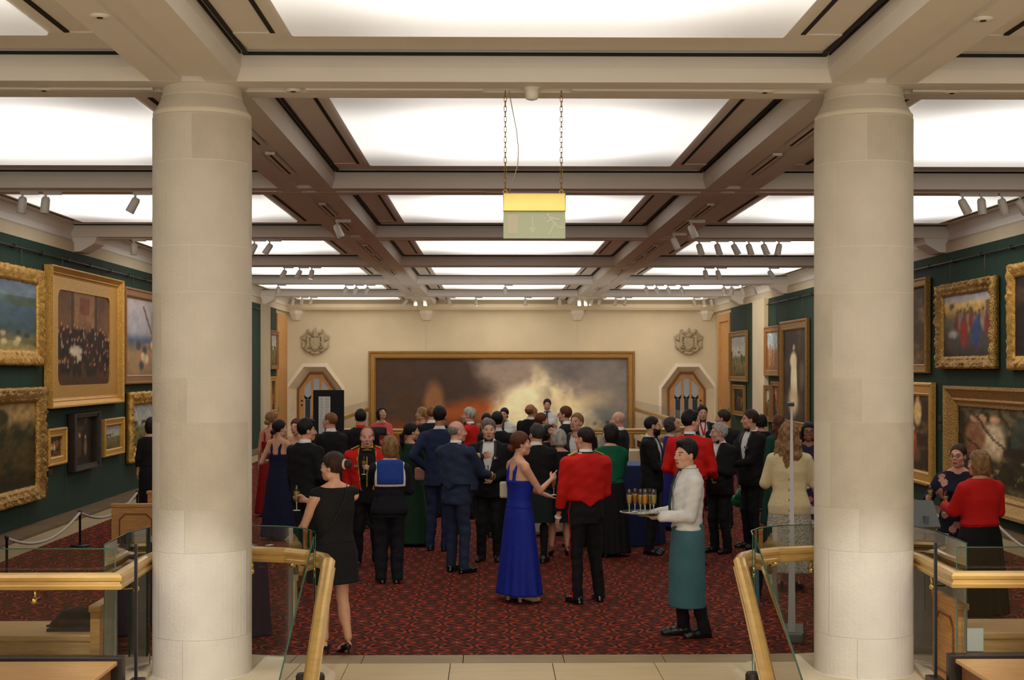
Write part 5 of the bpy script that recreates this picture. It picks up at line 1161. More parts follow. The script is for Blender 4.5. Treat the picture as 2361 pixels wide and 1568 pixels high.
    def cuffs(mt=M_shirt):
        for sd, sh, el, wr, tg in arms:
            fd = (wr-el)/np.linalg.norm(wr-el); mb = MB(); a = wr-fd*.012; b = wr+fd*.012; mb.tube([tuple(a), tuple(b)], [.036, .035], 14); mb.build('cuff', mt, t)
    def shirt(mt=M_shirt, z0=1.09, full=False):
        f = top_field(z0*s); f.loft(torso(-.002, z0*s, zs+.06), .01)
        if full: sleeves(f, .006)
        tri(*f.mesh(), 'shirt', t, mt)
    def jacket(mt, hem, vz, vw=.075, g=.020, lap=None, short=False, openw=0, sl=True, trim=None, cuffm=None, ctrim=None):
        f = top_field(hem*s-.08); f.loft(torso(g, hem*s-(.07 if short else 0), zs+.03), .01, p=2.3)
        if sl: sleeves(f, g*.6)
        wr_(f, .004)
        W_ = lambda Z: np.interp(Z, [0, vz*s, vz*s+.1, 1.36*s, zs+.1], [openw, max(openw, .004), .035+openw, vw+openw*.6, vw*.82+openw*.3]) 
        arm_ok = 0
        f.F = np.maximum(f.F, np.where((f.ax[1][None, :, None] > .02), np.minimum(-(np.abs(f.ax[0][:, None, None])-W_(f.ax[2][None, None, :])), np.minimum((f.ax[2][None, None, :]-(hem*s-.1)), .20+B*1.2-f.ax[1][None, :, None])), -1) if not short or 1 else 0).astype(np.float32)
        if short: f.cut(lambda X, Y, Z: np.where((np.abs(X) < .21) & (np.abs(Y) < .24), (hem*s-np.where(Y < 0, .065, .05)*np.clip(1-np.abs(X)/.09, 0, 1))-Z, -1))
        V, Q = f.mesh(); c = V[Q].mean(1); mi = np.zeros(len(Q), int); ms = [mt]
        if lap is not None:
            w = W_(c[:, 2]); mi[(c[:, 1] > .03) & (np.abs(c[:, 0]) < w+.035*np.clip((c[:, 2]-vz*s)/.15, 0, 1)) & (c[:, 2] > vz*s)] = 1; ms.append(lap)
        if trim is not None:
            w = W_(c[:, 2]); ms.append(trim); mi[(c[:, 1] > .03) & (np.abs(c[:, 0]) < w+.012) & (c[:, 2] < zs+.02)] = len(ms)-1
        if cuffm is not None:
            ms.append(cuffm)
            for sd, sh, el, wr, tg in arms:
                fd = (wr-el)/np.linalg.norm(wr-el); q = (c-wr)@fd; rr = np.linalg.norm(c-wr-np.outer(q, fd), axis=1); mi[(q > -.11) & (q < .02) & (rr < .06)] = len(ms)-1
        if ctrim is not None:
            ms.append(ctrim)
            for sd, sh, el, wr, tg in arms:
                fd = (wr-el)/np.linalg.norm(wr-el); q = (c-wr)@fd; rr = np.linalg.norm(c-wr-np.outer(q, fd), axis=1); mi[(q > -.085) & (q < -.035) & (rr < .06)] = len(ms)-1
        tri(V, Q, 'jacket', t, ms, mi)
    def epaulettes():
        for q in (-1, 1):
            mb = MB(); mb.box((-.055, -.022, 0), (.055, .022, .014), bev=.005); o = mb.build('epaulette', M_goldthread, t); o.location = (q*.125*W, -.012+ly(zs), zs+.022); o.rotation_euler = (0, q*.42, 0)
    def skirt(mt, z0, hem_r, waist=1.05, pl=(14, .05), name='skirt', top=None, mi_fn=None, ms=None, dep=.72, z1=None):
        f = Field((-.5, -.5, z0-.04), (.5, .5, waist*s+.05), hv); hz = .88*s
        f.loft([(z0, hem_r, hem_r*dep), (max(z0+.05, .45*s), .5*(hem_r+.185*W), .5*(hem_r*dep+.135)), (hz, .182*W, .130), (waist*s, .14*W, .108)], .01, pleat=(pl[0], pl[1], hz)); V, Q = f.mesh(); mi = None; M0 = [mt]
        if mi_fn: mi, M0 = mi_fn(V[Q].mean(1)), ms
        tri(V, Q, name, t, M0, mi)
    def wr_(f, amp=.0035, fr=1.0):
        a, b, c = f.ax[0][:, None, None], f.ax[1][None, :, None], f.ax[2][None, None, :]; q = px*.1
        f.F = (f.F+amp*(np.sin((22*a+9*b+34*c)*fr+q)*np.sin((15*b-11*a+13*c)*fr+q*2)+.6*np.sin((-30*a+12*b+41*c)*fr+q*3)*np.sin((27*b+19*c)*fr+q))).astype(np.float32)
    def place_shoes(mt):
        V, Q = lib(('shoe', shoes), lambda: shoe_lib(shoes))
        key = (shoes, mt.name)
        if key not in SHOEM: me = rawmesh('shoe', V, Q); me.materials.append(mt); SHOEM[key] = me
        for sd, fx, fyy in feet: o = link('shoe', SHOEM[key], t); o.location = (fx, fyy, -.001); o.rotation_euler = (0, 0, -sd*.18)
    if outfit == 'tux' or outfit == 'suit':
        jm = M_blackc if outfit == 'tux' else cloth(*col)
        trousers(jm); shirt(); jacket(jm, .80, 1.08, lap=M_lapel if outfit == 'tux' else None); collar(M_shirt); cuffs(); bowtie() if outfit == 'tux' or 'bow' in extra else None; place_shoes(M_leather)
        if outfit == 'suit' and 'bow' not in extra: mb = MB(); y = .075; mb.add([(-.014, .075, zs+.03), (.014, .075, zs+.03), (.026, .135+B*.3, 1.2*s), (-.026, .135+B*.3, 1.2*s)], [(0, 1, 2, 3)])
    elif outfit == 'mess':       # short jacket
        jm = cloth(*col[0]) if isinstance(col[0], tuple) else col[0]; tm = cloth(*col[1]) if isinstance(col[1], tuple) else col[1]
        trousers(tm, stripe=M_red if 'stripe' in extra else None); shirt(M_blackc if 'officer' in extra else M_shirt); 
        jacket(jm, 1.03 if not 'officer' in extra else .98, .9, vw=.085, short=True, openw=.035 if 'officer' in extra else .02, lap=M_blackc if 'blacklapel' in extra else None, trim=M_goldthread if 'officer' in extra else None, cuffm=M_blackc if 'blackcuff' in extra else None, ctrim=M_goldthread if 'goldcuff' in extra else None)
        if 'officer' in extra:
            collar(M_goldthread, zs+.028, .072, .045); mb = MB(); 
            for q in (0,): mb.box((-.006, .128+B*.4, 1.02*s), (.006, .142+B*.4, 1.40*s)); mb.box((-.055, .085, zs+.0), (.055, .098, zs+.008))
            mb.build('waistcoat_braid', M_goldthread, t)
        else: collar(M_shirt); bowtie(); collar(M_blackc, zs+.014, .082, .03)
        cuffs()
        if 'epaul' in extra: epaulettes()
        place_shoes(M_patent)
    elif outfit == 'uniform':    # dark tunic with standing red collar
        trousers(M_blackc); jacket(M_blackc, .80, 2.0, vw=0.0); collar(M_red, zs+.025, .072, .045); place_shoes(M_leather)
    elif outfit == 'sailor':
        nb = cloth('navy_black', (17, 18, 26)); trousers(nb, wl=1.15); f = top_field(.84*s); f.loft(torso(.012, .84*s, zs+.02), .01); sleeves(f, .010); tri(*f.mesh(), 'tunic', t, nb)
        # square collar lying on the back
        def plate(g, w, z0, z1, mt, nm, hole=True):
            f = top_field(z0, zs+.1); f.loft(torso(.016+g, z0-.02, zs+.03), .01); f.cut(lambda X, Y, Z: np.maximum(np.maximum(np.abs(X)-w, z0-Z), Y-.01+0*X)); tri(*f.mesh(), nm, t, mt)
        plate(.010, .172, 1.17*s, zs, M_shirt, 'collar_border'); plate(.016, .150, 1.198*s, zs, cloth('royal_blue', (30, 62, 138)), 'sailor_collar')
        for sd, sh, el, wr, tg in arms: fd = (wr-el)/np.linalg.norm(wr-el); mb = MB(); a = wr-fd*.07; mb.tube([tuple(a), tuple(a+fd*.014)], [.0475, .0475], 14); mb.build('cuff_braid', M_goldthread, t)
        place_shoes(M_patent)
    elif outfit == 'waiter':
        trousers(M_blackc, wl=.95); f = top_field(.98*s); f.loft(torso(.016, .97*s, zs+.045), .01, p=2.2); sleeves(f, .014)
        f.F = (f.F+.004*np.sin(70*f.ax[2][None, None, :]+25*f.ax[0][:, None, None])*np.sin(31*f.ax[1][None, :, None]+20*f.ax[2][None, None, :])).astype(np.float32); tri(*f.mesh(), 'shirt', t, M_shirt)
        collar(M_shirt, zs+.03, .068, .045); tm = cloth('bottle_green', (16, 52, 44), .7); 
        if 'apron' in extra:
            tri(*Field((-.3, -.3, .22), (.3, .34, 1.12), hv).loft([(.27, .200, .175), (.6, .200, .170), (.90*s, .190, .150), (1.03*s, .170, .135)], .01, pleat=(5, .02, .9)).cut(lambda X, Y, Z: -Y-.12+0*Z+0*X).mesh(), 'apron', t, cloth('teal', (64, 104, 112), .9))
        mb = MB(); mb.box((-.018, .062, zs+.022), (.018, .088, zs+.055), bev=.006); prev = None
        zz = [zs+.03, 1.36*s, 1.2*s, 1.08*s, 1.02*s]; yy = [.088, .146, .166, .160, .150]; ww = [.014, .024, .032, .036, .004]
        vs = [(-w, y, z) for w, y, z in zip(ww, yy, zz)]+[(w, y, z) for w, y, z in zip(ww, yy, zz)]+[(-w, y+.008, z) for w, y, z in zip(ww, yy, zz)]+[(w, y+.008, z) for w, y, z in zip(ww, yy, zz)]
        fs = []
        for i in range(4): fs += [(i, i+1, 6+i, 5+i), (10+i, 15+i, 16+i, 11+i), (i, 10+i, 11+i, i+1), (5+i, 6+i, 16+i, 15+i)]
        mb.add(vs, fs); mb.build('tie', tm, t); mb = MB(); mb.lathe([(.079, 0), (.077, .016)], 20, (0, -.008, zs+.032)); mb.build('tie_band', tm, t); place_shoes(M_leather)
    elif outfit in ('gown', 'shift', 'vneck', 'halter', 'sleeved', 'jacketdress', 'blazer'):
        cm = cloth(*col) if isinstance(col, tuple) and isinstance(col[0], str) else cloth(*col[0]); sm = cm if isinstance(col[0], str) else cloth(*col[1])
        hz = hemz if hemz is not None else .05; long_ = hz < .3
        mi_fn = ms = None
        if pattern:
            fl = [sm]+[cloth(*p) for p in pattern]; rs_ = np.random.RandomState(int(px)); th_ = rs_.uniform(0, 2*PI, 95); zz_ = rs_.uniform(.25, 1.46*s, 95); pts = np.stack([.175*W*np.cos(th_), .14*np.sin(th_), zz_], 1)
            def mi_fn(c):
                r = np.zeros(len(c), int)
                for k, p in enumerate(pts): r[np.linalg.norm(c-p, axis=1) < .038+.016*(k % 3)/2] = 1+k % (len(fl)-1)
                return r
            ms = fl
        flare = .265 if long_ else .19
        if 'slim' in extra: flare = .235
        skirt(sm, hz, flare*W, pl=(14, .05) if long_ else (7, .015), mi_fn=mi_fn, ms=ms)
        zt = {'gown': 1.27*s, 'vneck': zs-.02, 'shift': zs+.005, 'halter': 1.24*s, 'sleeved': zs+.01, 'jacketdress': zs+.015, 'blazer': zs+.02}[outfit]
        f = top_field(1.0*s); f.loft(torso(.008, .98*s, zt), .008)
        if outfit == 'gown':
            for q in (-1, 1): f.chain([(q*.062, -.098+ly(1.27), 1.25*s), (q*.066, -.088+ly(1.36), 1.36*s), (q*.080, -.03+ly(zs), zs+.012), (q*.085, .055+ly(1.4), 1.38*s), (q*.08, .115+ly(1.3), 1.27*s)], [.020]*5, .012)
        if outfit == 'vneck': f.cut(lambda X, Y, Z: np.where(Z > 1.12*s, np.interp(Z, [1.12*s, 1.42*s, 1.6*s], [0, .085, .10])-np.abs(X)+0*Y, -1))
        if outfit == 'shift':
            [f.cap((q*.085, -.016+ly(zs), zs-.02), (q*.150*W, -.014+ly(zs), zs-.042), .048, .052, .02) for q in (-1, 1)]; f.cut(lambda X, Y, Z: .060-np.sqrt(X*X+(Y+.0)**2+((Z-zs-.04)*1.1)**2))
        if outfit in ('sleeved', 'jacketdress', 'blazer'): sleeves(f, .006, full=(sleeve if sleeve is not None else True)); f.cut(lambda X, Y, Z: np.where(Z > zs-.06, .062-np.sqrt(X*X+(Y-.02)**2+((Z-zs-.03)*.9)**2), -1))
        V, Q = f.mesh(); mi = None; M0 = [cm]
        if pattern: mi = mi_fn(V[Q].mean(1)); M0 = [cm]+ms[1:]
        tri(V, Q, 'bodice' if outfit not in ('jacketdress', 'blazer') else 'top', t, M0, mi)
        if outfit in ('jacketdress', 'blazer'):
            f = top_field((.98 if outfit == 'jacketdress' else .78)*s); h_ = 1.0 if outfit == 'jacketdress' else .80
            f.loft([(z, a, b, c, d) for z, a, b, c, d in torso(.022, h_*s, zs+.025)], .01); sleeves(f, .014, full=True)
            if 'tail' in extra: f.cut(lambda X, Y, Z: np.where((np.abs(X) < .21) & (np.abs(Y) < .24), (1.02*s-np.where(Y < 0, .0, .0)+.0)-.075*np.clip(1-np.abs(X)/.07, 0, 1)+.03-Z, -1))
            tri(*f.mesh(), 'jacket', t, cm)
        place_shoes(mat('nude_shoe', (196, 170, 130), .4) if 'nude' in extra else M_leather)
    elif outfit == 'kilt':
        shirt(); jacket(M_blackc, .95, 1.08, lap=M_lapel); collar(M_shirt); cuffs(); skirt(cloth('dark_tartan', (22, 34, 34)), .50, .21, pl=(22, .02), name='kilt'); place_shoes(M_leather)
        f = Field((-.25, -.2, 0), (.25, .2, .5), hv)
        for sd, fx, fyy in feet: f.cap((fx, fyy-.03, .44), (fx, fyy-.04, .08), .056, .040, .01)
        tri(*f.mesh(), 'hose', t, M_blackc)
    if 'ribbon' in extra:
        mb = MB()
        for q in (-1, 1): mb.add([(q*.062, .066, zs+.02), (q*.040, .078, zs+.02), (0, .158, 1.30*s), (q*.014, .156, 1.27*s), (q*.062, .058, zs+.02), (q*.040, .070, zs+.02), (0, .150, 1.30*s), (q*.014, .148, 1.27*s)], [(0, 1, 2, 3), (7, 6, 5, 4), (0, 4, 5, 1), (2, 6, 7, 3), (0, 3, 7, 4), (1, 5, 6, 2)])
        mb.build('neck_ribbon', M_red, t)
    if 'medals' in extra:
        mb = MB()
        for k in range(3): mb.box((-.125+.024*k, .130+ly(1.3), 1.285*s), (-.105+.024*k, .150+ly(1.3), 1.315*s), k % 2)
        mb.build('medals', [mat('ribbon', (90, 60, 110), .6), mat('medal', (210, 200, 170), .3, metal=.6)], t)
    if 'nametag' in extra:
        mb = MB(); mb.box((.10, .133, 1.27*s), (.155, .146, 1.295*s)); mb.build('name_tag', mat('tag_grey', (110, 110, 112), .4), t)
    # world positions of the hands, for things they hold
    W4 = lambda v: Vector((base.x, Z, 0))+Matrix.Rotation(-phi, 3, 'Z')@Vector(tuple(v))
    pick = lambda *n: next((c for k in n for c in t.children if c.name.split('.')[0] == k), None)
    jk, sh_, hr = pick('jacket', 'tunic', 'shirt', 'bodice'), pick('shirt', 'jacket', 'bodice'), pick('hair')
    for c in list(t.children):
        k = c.name.split('.')[0]
        if k in ('cuff', 'cuff_braid', 'epaulette', 'medals', 'name_tag', 'sailor_collar', 'collar_border', 'waistcoat_braid') and jk: c.parent = jk
        elif k in ('bow_tie', 'collar', 'tie', 'tie_band') and sh_: c.parent = sh_
        elif k == 'beard' and hr: c.parent = hr
    global LAST
    LAST = (t, T, HR)
    return t, [W4(h[0]) for h in hands], W4
# ---- champagne flutes
M_fl = glassmat('flute_glass', (.93, .94, .92), refl=1.6)
def flute_mesh():
    a = MB(); a.lathe([(.012, .075), (.021, .09), (.027, .13), (.028, .17), (.026, .215)], 14); b = MB(); b.lathe([(.004, .006), (.0045, .06), (.011, .075)], 8); b.lathe([(.033, 0), (.032, .003), (.004, .008)], 16)
    l = MB(); l.lathe([(0, .077), (.011, .078), (.0195, .092), (.0255, .13), (.0262, .160), (0, .160)], 14)
    return a, b, l
_fa, _fb, _fl = flute_mesh(); ME_bowl = _fa.mesh('bowl', M_fl); ME_stem = _fb.mesh('stem', mat('stem_glass', (190, 192, 180), .1, spec=.8)); ME_champ = _fl.mesh('drink', mat('champagne', (196, 168, 92), .15)); ME_oj = _fl.mesh('drink', mat('orange_juice', (232, 150, 30), .3))
def flute(p, label, oj=False, tiltv=0, group=None):
    t = empty('champagne_flute', p, 0, label, 'glass', group); link('bowl', ME_bowl, t); link('stem', ME_stem, t); link('drink', ME_oj if oj else ME_champ, t); t.rotation_euler = (tiltv, 0, 0); return t
# ------------------------------------------------------------------ the guests
def held(h, label, dz=-.10): return flute((h.x, h.y, h.z+dz), label)
# 1 woman in black shift dress with her hand on the rail
t, h, W4 = person(770, 11.98, 1.70, -38, 'f', 'shift', ('bun', 'brown'), 1, 'woman in short black dress with hair in bun, resting a hand on the stair rail', R=(-.06, .37, 1.27, 'stem'), L=(-.20, .30, .985, 'flat'), turn=-30, col=('black_dress', (18, 18, 20), .8), shoes='court', hemz=.60, legs_=((.09, -.04), (-.07, .07)), wide=1.16)
held(h[0], 'champagne flute raised by the woman in black dress at the left rail')
_, T_, R_ = LAST; mb = MB(); mb.tube([tuple(T_(np.array([[.034*math.cos(a*PI/8), -.122, .03+.034*math.sin(a*PI/8)]]))[0]) for a in range(16)], .012, 8, closed=True); mb.build('scrunchie', mat('cream_satin', (206, 180, 150), .5), t)
mb = MB(); mb.tube([(.09, -.07, 1.44), (.03, -.125, 1.30), (-.08, -.125, 1.12), (-.175, -.06, 1.0), (-.2, .05, .97)], .004, 6); mb.build('bag_strap', M_iron, t)
mb = MB(); mb.box((-.23, .02, .86), (-.19, .22, 1.02), bev=.012); mb.sphere((-.235, .12, .98), .018, 8, 6, 1); b = mb.build('shoulder_bag', [mat('grey_leather', (64, 66, 70), .4), M_polbrass], None, label='small dark grey bag with gold clasp beside the woman in short black dress', cat='bag'); b.location = t.location; b.rotation_euler = t.rotation_euler
# 2 waiter with tray
t, h, W4 = person(1587, 12.72, 1.76, -98, 'm', 'waiter', ('quiff', 'black'), 1, 'young waiter in white shirt, green tie and long teal apron holding a tray of drinks', R=(.10, .30, 1.085, 'flat', 1), L=(-.08, .27, 1.085, 'flat', 1), turn=-22, tilt=-2, extra=('apron',), legs_=((.09, .05), (-.07, -.10)))
tc = W4((.02, .43, 1.112))
tr = empty('serving_tray', tc, 0, 'round steel serving tray of flutes carried by the waiter', 'tray'); mb = MB(); mb.lathe([(0, 0), (.17, 0), (.185, .012), (.190, .012), (.175, -.004), (0, -.004)], 40); mb.build('tray', mat('steel_tray', (120, 124, 116), .25, metal=.9), tr)
for i, (x, y, oj) in enumerate([(-.105, -.03, 0), (-.045, .06, 1), (-.005, -.03, 0), (.03, -.07, 1), (.045, .03, 0), (.085, .0, 0), (.11, -.05, 0)]):
    flute((tc.x+x, tc.y+y, tc.z+.002), ['champagne flute at the left edge of the waiter\'s tray', 'orange juice flute at the back of the waiter\'s tray', 'champagne flute in the middle of the waiter\'s tray', 'orange juice flute at the front of the waiter\'s tray', 'champagne flute behind the front orange juice on the tray', 'champagne flute second from the right on the waiter\'s tray', 'champagne flute at the right edge of the waiter\'s tray'][i], bool(oj))
# 3 officer in red mess jacket, back view
person(1350, 14.6, 1.81, -22, 'm', 'mess', ('crop', 'dark'), 0, 'man in scarlet mess jacket seen from behind, facing the woman in royal blue', R=(.13, .27, 1.12), L=(-.27, .10, .84, 'relax'), turn=-30, col=(M_red, M_blackc), extra=('epaul', 'blackcuff', 'stripe'), legs_=((.17, .05), (-.12, -.02)), wide=1.13, stance=.13)
# 4 royal blue gown
t, h, W4 = person(1197, 14.7, 1.75, 62, 'f', 'gown', ('chignon', 'auburn'), 1, 'woman in long royal blue gown with brown pinned hair, profile to the right', R=(.10, .33, 1.25, 'point'), L=(-.05, .36, 1.07, 'flat', 1), turn=20, col=('royal', (18, 38, 146), .7), shoes='block', extra=('nude',), hemz=.075, wide=1.05)
held(h[1], 'champagne flute standing on the palm of the woman in royal blue', .0)
mb = MB(); mb.box((-.05, -.03, 0), (.05, .03, .17), bev=.02); mb.build('handbag', mat('cream_leather', (200, 186, 158), .5), None, label='small cream handbag hanging behind the woman in royal blue gown', cat='bag', loc=P(1163, 1148, 14.9)); 
# 5 bald man in air-force blue mess dress
airf = ('airforce_blue', (38, 48, 72), .85)
t, h, W4 = person(1052, 16.75, 1.79, 38, 'm', 'mess', ('fringe', 'grey'), 5, 'bald heavy man in slate blue mess dress with gold cuff, hand raised while talking', R=(.20, .42, 1.12), L=(-.02, .50, 1.34, 'point'), turn=32, col=(airf, airf), extra=('goldcuff',), belly=.10, wide=1.14, legs_=((.12, .03), (-.10, .06)))
# 6 grey tuxedo man facing the viewer
t, h, W4 = person(1128, 17.75, 1.77, -172, 'm', 'tux', ('short', 'saltpepper'), 1, 'grey-haired man in dinner jacket and medals facing the viewer, glass at his waist', R=(.06, .25, 1.10), L=(-.08, .26, 1.04), turn=-8, extra=('medals',), wide=1.06)
held(h[0], 'flute held at the waist by the grey-haired man with medals')
# 7 sailor woman
person(899, 15.95, 1.645, -8, 'f', 'sailor', ('bob', 'dkblonde'), 1, 'woman in black naval uniform with blue square collar edged in white, back to viewer', R=(.15, .22, 1.0), L=(-.10, .34, 1.28), turn=-10, legs_=((.08, 0), (-.10, .02)), wide=1.10)
# 8 officer facing viewer
t, h, W4 = person(847, 17.3, 1.70, 176, 'm', 'mess', ('recede', 'ginger'), 5, 'smiling man in open scarlet mess jacket with gold collar facing the viewer', R=(.23, .06, .86), L=(-.03, .32, 1.20), col=(M_red, M_blackc), extra=('officer', 'epaul', 'nametag', 'medals'), wide=1.10, stance=.12)
held(h[1], 'small drink held by the smiling man in open scarlet jacket', -.08)
# 9 dark suit at left
person(706, 17.0, 1.79, 35, 'm', 'tux', ('quiff', 'black'), 0, 'dark-haired man in black dinner jacket standing beside the woman in navy gown', turn=35, wide=1.08, R=(.2, .2, 1.0), L=(-.23, .05, .85, 'relax'))
# 10 navy gown
person(645, 20.0, 1.685, 25, 'f', 'gown', ('chignon', 'dark'), 1, 'woman in long navy gown with low bun seen from behind at the far left', R=(.12, .28, 1.12), L=(-.2, .15, 1.1), turn=35, col=('navy', (22, 28, 58), .8), hemz=.04, wide=1.0)
person(686, 21.2, 1.66, -150, 'f', 'gown', ('updo', 'auburn'), 1, 'smiling woman with brown hair up facing the viewer between navy gown and dark-haired man', turn=-12, col=('blush', (176, 140, 122), .8), R='glass', hemz=.05)
person(626, 23.2, 1.70, 20, 'f', 'gown', ('chignon', 'dkblonde'), 2, 'blonde woman in deep red gown half hidden at the left column', turn=20, col=('deepred', (128, 12, 20), .7), L='down', R='glass', hemz=.04)
person(763, 20.2, 1.785, -40, 'm', 'tux', ('crop', 'ginger'), 0, 'ginger-haired man in dinner jacket facing left before the black display board', turn=-30, R='glass', wide=1.05)
person(832, 21.4, 1.79, -8, 'm', 'uniform', ('short', 'dark'), 0, 'dark-haired man in black uniform with scarlet collar seen from behind', R='glass', L='glass', wide=1.12)
t, h, W4 = person(880, 26.8, 1.68, 160, 'f', 'sleeved', ('bobwavy', 'dark'), 1, 'woman in coral pink dress with dark bobbed hair looking down', turn=-10, tilt=-22, col=('coral', (214, 92, 84), .8), R='belly', L='chest', hemz=.5)
mb = MB(); mb.box((-.16, -.04, 0), (.16, .04, .15), bev=.03); mb.build('clutch_bag', mat('black_bag_leather', (20, 19, 22), .3), None, label='black clutch bag held by the woman in coral pink', cat='bag', loc=P(872, 1003, 26.4))
# 16 green dress
t, h, W4 = person(947, 19.4, 1.67, 52, 'f', 'sleeved', ('pony', 'dark'), 1, 'woman in long bottle green dress with dark ponytail holding a pink bag', turn=22, col=('bottlegreen', (24, 58, 34), .8), sleeve=False, R=(.06, .30, 1.06), L=(-.05, .27, 1.05), hemz=.03, wide=1.22)
mb = MB(); mb.box((-.12, -.035, 0), (.12, .035, .17), bev=.03); b = mb.build('handbag', mat('pink_leather', (196, 140, 122), .5), None, label='pink handbag held in front of the woman in bottle green dress', cat='bag', loc=P(977, 1107, 19.05))
# 17 blue suit
person(1014, 18.8, 1.895, 14, 'm', 'suit', ('quiff', 'dark'), 3, 'tall dark-haired man in navy blue suit seen from behind, hand on hip', turn=6, col=('bluesuit', (36, 46, 78), .85), L=(-.19, .0, 1.08), R=(.12, .25, 1.1), wide=1.08, legs_=((.09, 0), (-.12, .0)))
person(996, 23.0, 1.80, 10, 'm', 'suit', ('crop', 'ginger'), 0, 'short ginger-haired man in near-black suit seen from behind, farther than blue suit', col=('nearblack', (24, 24, 30), .85), R='glass', wide=1.1)
person(974, 26.0, 1.70, -85, 'f', 'sleeved', ('chignon', 'blonde'), 1, 'blonde woman in profile to the left near the left end of the big painting', turn=-5, col=('sand', (110, 84, 66), .8), R='chest')
person(1083, 22.8, 1.78, -68, 'm', 'mess', ('short', 'silver'), 5, 'silver-haired man in scarlet mess jacket facing left, behind the bald man', turn=-12, col=(M_red, M_blackc), extra=('blacklapel',), R='belly', L='glass', wide=1.08)
person(1122, 24.2, 1.63+.01, 180, 'm', 'tux', ('short', 'dark'), 0, 'man whose face shows behind the grey-haired man with medals')
person(1146, 20.3, 1.785, 8, 'm', 'suit', ('short', 'black'), 0, 'black-haired man in black suit seen from behind, beyond the man with medals', col=('blacksuit', (20, 20, 22), .85), wide=1.12)
person(1163, 27.3, 1.65, -168, 'f', 'waiter', ('chignon', 'black'), 1, 'waitress in white shirt and green tie, left one of the two before the painting', turn=6, L='belly', R='belly', extra=('none',))
person(1224, 24.6, 1.80, 40, 'm', 'suit', ('fringe', 'ginger'), 3, 'balding man in black suit looking down to the right in front of the painting', turn=20, tilt=-18, col=('blacksuit', (20, 20, 22), .85), wide=1.12)
person(1262, 29.8, 1.77, -172, 'f', 'waiter', ('chignon', 'brown'), 1, 'taller waitress in white shirt and dark green tie at the centre before the painting', turn=-6, R='belly', L='belly', extra=('none',))
person(1305, 22.6, 1.80, -75, 'm', 'tux', ('short', 'auburn'), 5, 'man with glasses and reddish brown hair resting hand on chin, facing left', glasses=True, R='chin', L='belly', wide=1.04)
person(1330, 19.3, 1.80, -160, 'm', 'tux', ('short', 'dkblonde'), 5, 'brown-haired man looking down toward the grey-haired woman in black', turn=10, tilt=-14, R='glass', wide=1.12)
person(1247, 21.6, 1.73, 62, 'f', 'blazer', ('chignon', 'auburn'), 1, 'auburn-haired woman in dark jacket in profile to the right behind the blue gown', turn=12, tilt=-4, col=(('darkjacket', (28, 26, 30), .85), ('darkjacket', (28, 26, 30), .85)), R='glass')
person(1236, 17.6, 1.715, 8, 'm', 'kilt', ('short', 'dkgrey'), 0, 'man in black jacket and dark kilt with greying hair, behind the blue gown', turn=-40, R='glass', wide=1.05)
person(1266, 20.5, 1.60, 150, 'f', 'blazer', ('lady', 'black'), 2, 'black-haired woman bowing her head left of the grey-haired woman', turn=-20, tilt=-32, col=(('darkjacket', (28, 26, 30), .85), M_shirt.name and ('ivory', (190, 184, 170), .8)), R='belly', L='chest')
person(1290, 18.2, 1.62, 5, 'f', 'sleeved', ('lady', 'silver'), 0, 'grey-haired woman in knee-length black dress with her back to the viewer', col=('black_dress', (18, 18, 20), .8), hemz=.44, shoes='court', turn=10, R='glass', L='glass', wide=1.12, sleeve='half')
person(1428, 20.7, 1.78, -70, 'm', 'suit', ('bald', 'dark'), 5, 'completely bald man in dark suit facing left behind the woman in green jacket', turn=-8, col=('nearblack', (24, 24, 30), .85), wide=1.1, R='belly')
person(1407, 18.2, 1.69, -14, 'f', 'jacketdress', ('bob', 'dark'), 1, 'woman in emerald short jacket over long black skirt, back to the viewer', col=(('emerald', (14, 92, 62), .85), ('black_dress', (18, 18, 20), .8)), turn=-35, hemz=.04, extra=('tail', 'slim'), R='glass', L='glass', wide=1.10)
t, h, W4 = person(1502, 18.4, 1.79, 112, 'm', 'tux', ('crop', 'dark'), 0, 'bearded man in dinner jacket in profile to the right, holding a flute', R=(.06, .34, 1.10), L=(-.1, .33, 1.12), beard=True, wide=1.08, turn=-22)
held(h[0], 'flute held by the bearded man in dinner jacket')
person(1548, 21.2, 1.68, 75, 'f', 'sleeved', ('lady', 'dkgrey'), 0, 'woman with short dark hair and glasses in violet blue dress, looking down', turn=20, tilt=-20, glasses=True, col=('violet', (38, 34, 120), .8), R='belly', L='belly')
person(1592, 17.2, 1.885, 30, 'm', 'mess', ('quiff', 'black'), 5, 'tall dark-haired man in scarlet mess jacket behind the waiter', turn=40, col=(M_red, M_blackc), extra=('blackcuff', 'stripe'), R=(.22, .26, 1.06), L=(-.2, .2, 1.1), wide=1.16)
person(1620, 24.0, 1.78, 178, 'm', 'tux', ('short', 'dark'), 5, 'moustached man with red neck ribbon facing the viewer beneath the right doorway', wide=1.05, extra=('ribbon',))
t, h, W4 = person(1660, 18.5, 1.695, -125, 'm', 'tux', ('wavy', 'silver'), 5, 'stout silver-haired man in dinner jacket and white shirt facing left', turn=28, R='belly', L=(-.12, .28, 1.1), belly=.08, wide=1.12)
held(h[1], 'flute held by the stout silver-haired man')
person(1668, 21.4, 1.78, -10, 'm', 'suit', ('short', 'brown'), 0, 'brown-haired man in dark suit seen from behind, left of the tall man', turn=-60, col=('nearblack', (24, 24, 30), .85), wide=1.08)
t, h, W4 = person(1733, 19.0, 1.85, -115, 'm', 'tux', ('short', 'brown'), 0, 'tall brown-haired man in dinner jacket gesturing, flute in the lower hand', turn=24, R=(.14, .42, 1.27, 'point'), L=(-.02, .32, 1.12), wide=1.08, extra=('medals',), legs_=((.08, .02), (-.09, 0)))
held(h[1], 'flute in the lower hand of the tall brown-haired man')
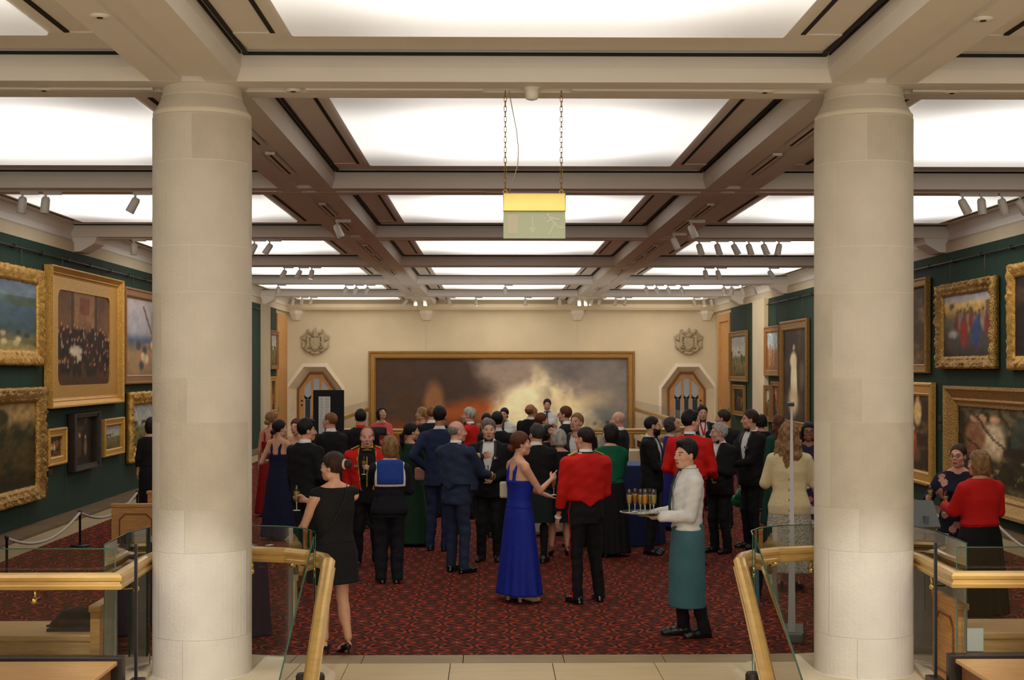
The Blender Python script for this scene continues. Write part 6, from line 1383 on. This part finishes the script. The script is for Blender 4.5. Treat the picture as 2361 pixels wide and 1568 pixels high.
person(1757, 24.0, 1.62, 0, 'f', 'sleeved', ('lady', 'black'), 2, 'short dark-haired person mostly hidden behind the tall man', col=('nearblack', (24, 24, 30), .85))
person(1797, 21.5, 1.70, -20, 'f', 'sleeved', ('long', 'auburn'), 1, 'auburn-haired woman mostly hidden behind the blonde in cream blazer', col=('forest', (22, 70, 54), .8))
t, h, W4 = person(1822, 15.4, 1.81, 14, 'f', 'blazer', ('longcurly', 'dkblonde'), 1, 'woman with long curly blonde hair in cream blazer and sequinned skirt, back to viewer', col=(('cream', (206, 190, 148), .85), ('sequin', (150, 144, 126), .35)), R=(.22, .28, 1.14), L=(-.2, .25, 1.15), hemz=.20, shoes='block', wide=1.14, turn=12)
person(1866, 18.8, 1.69, -172, 'f', 'sleeved', ('longstraight', 'black'), 4, 'woman with glasses and floral dress facing the viewer at the right column', glasses=True, col=('floraldark', (40, 34, 60), .8), pattern=[('fpink', (190, 90, 110), .8), ('fwhite', (200, 190, 190), .8)], R='glass', hemz=.3)
# right-hand pair
t, h, W4 = person(2214, 14.3, 1.65, -158, 'f', 'sleeved', ('crop', 'brown'), 5, 'woman with cropped hair and glasses in navy floral dress, glass in hand', glasses=True, turn=16, col=('navyfloral', (22, 24, 44), .8), pattern=[('petal', (204, 150, 136), .8), ('petal2', (180, 120, 104), .8)], R=(.28, .26, 1.10), L='chest', hemz=.25, sleeve='half', wide=1.12, extra=('slim',))
held(h[0], 'drink held out by the woman in navy floral dress', -.08)
t, h, W4 = person(2264, 13.6, 1.61, -20, 'f', 'jacketdress', ('bobwavy', 'dkblonde'), 0, 'woman in red cropped jacket and long black skirt with her back to the viewer', turn=-20, col=(('redjacket', (190, 22, 18), .85), ('black_dress', (18, 18, 20), .8)), R=(.2, .25, 1.02), L=(-.17, .30, 1.06), hemz=.05, wide=1.22, extra=('slim',))
held(h[1], 'glass held by the woman in red cropped jacket', -.08)
# figure half behind the left column
person(352, 21.6, 1.66, 10, 'f', 'sleeved', ('bob', 'dark'), 1, 'person in long black dress almost hidden behind the left column', col=('black_dress', (18, 18, 20), .8), hemz=.3)
mb = MB(); mb.sphere((0, 0, 0), (.115, .05, .095), 14, 10); mb.tube([(0, 0, .03), (0, 0, .10), (0, 0, .17)], [.085, .05, .018], 14); mb.tube([(-.01, 0, .16), (-.03, 0, .22), (0, 0, .3)], .008, 6); mb.build('pouch_bag', mat('green_satin', (14, 120, 76), .4), None, label='emerald satin pouch bag hanging between silver-haired man and tall man', cat='bag', loc=P(1706, 1155, 19.4))
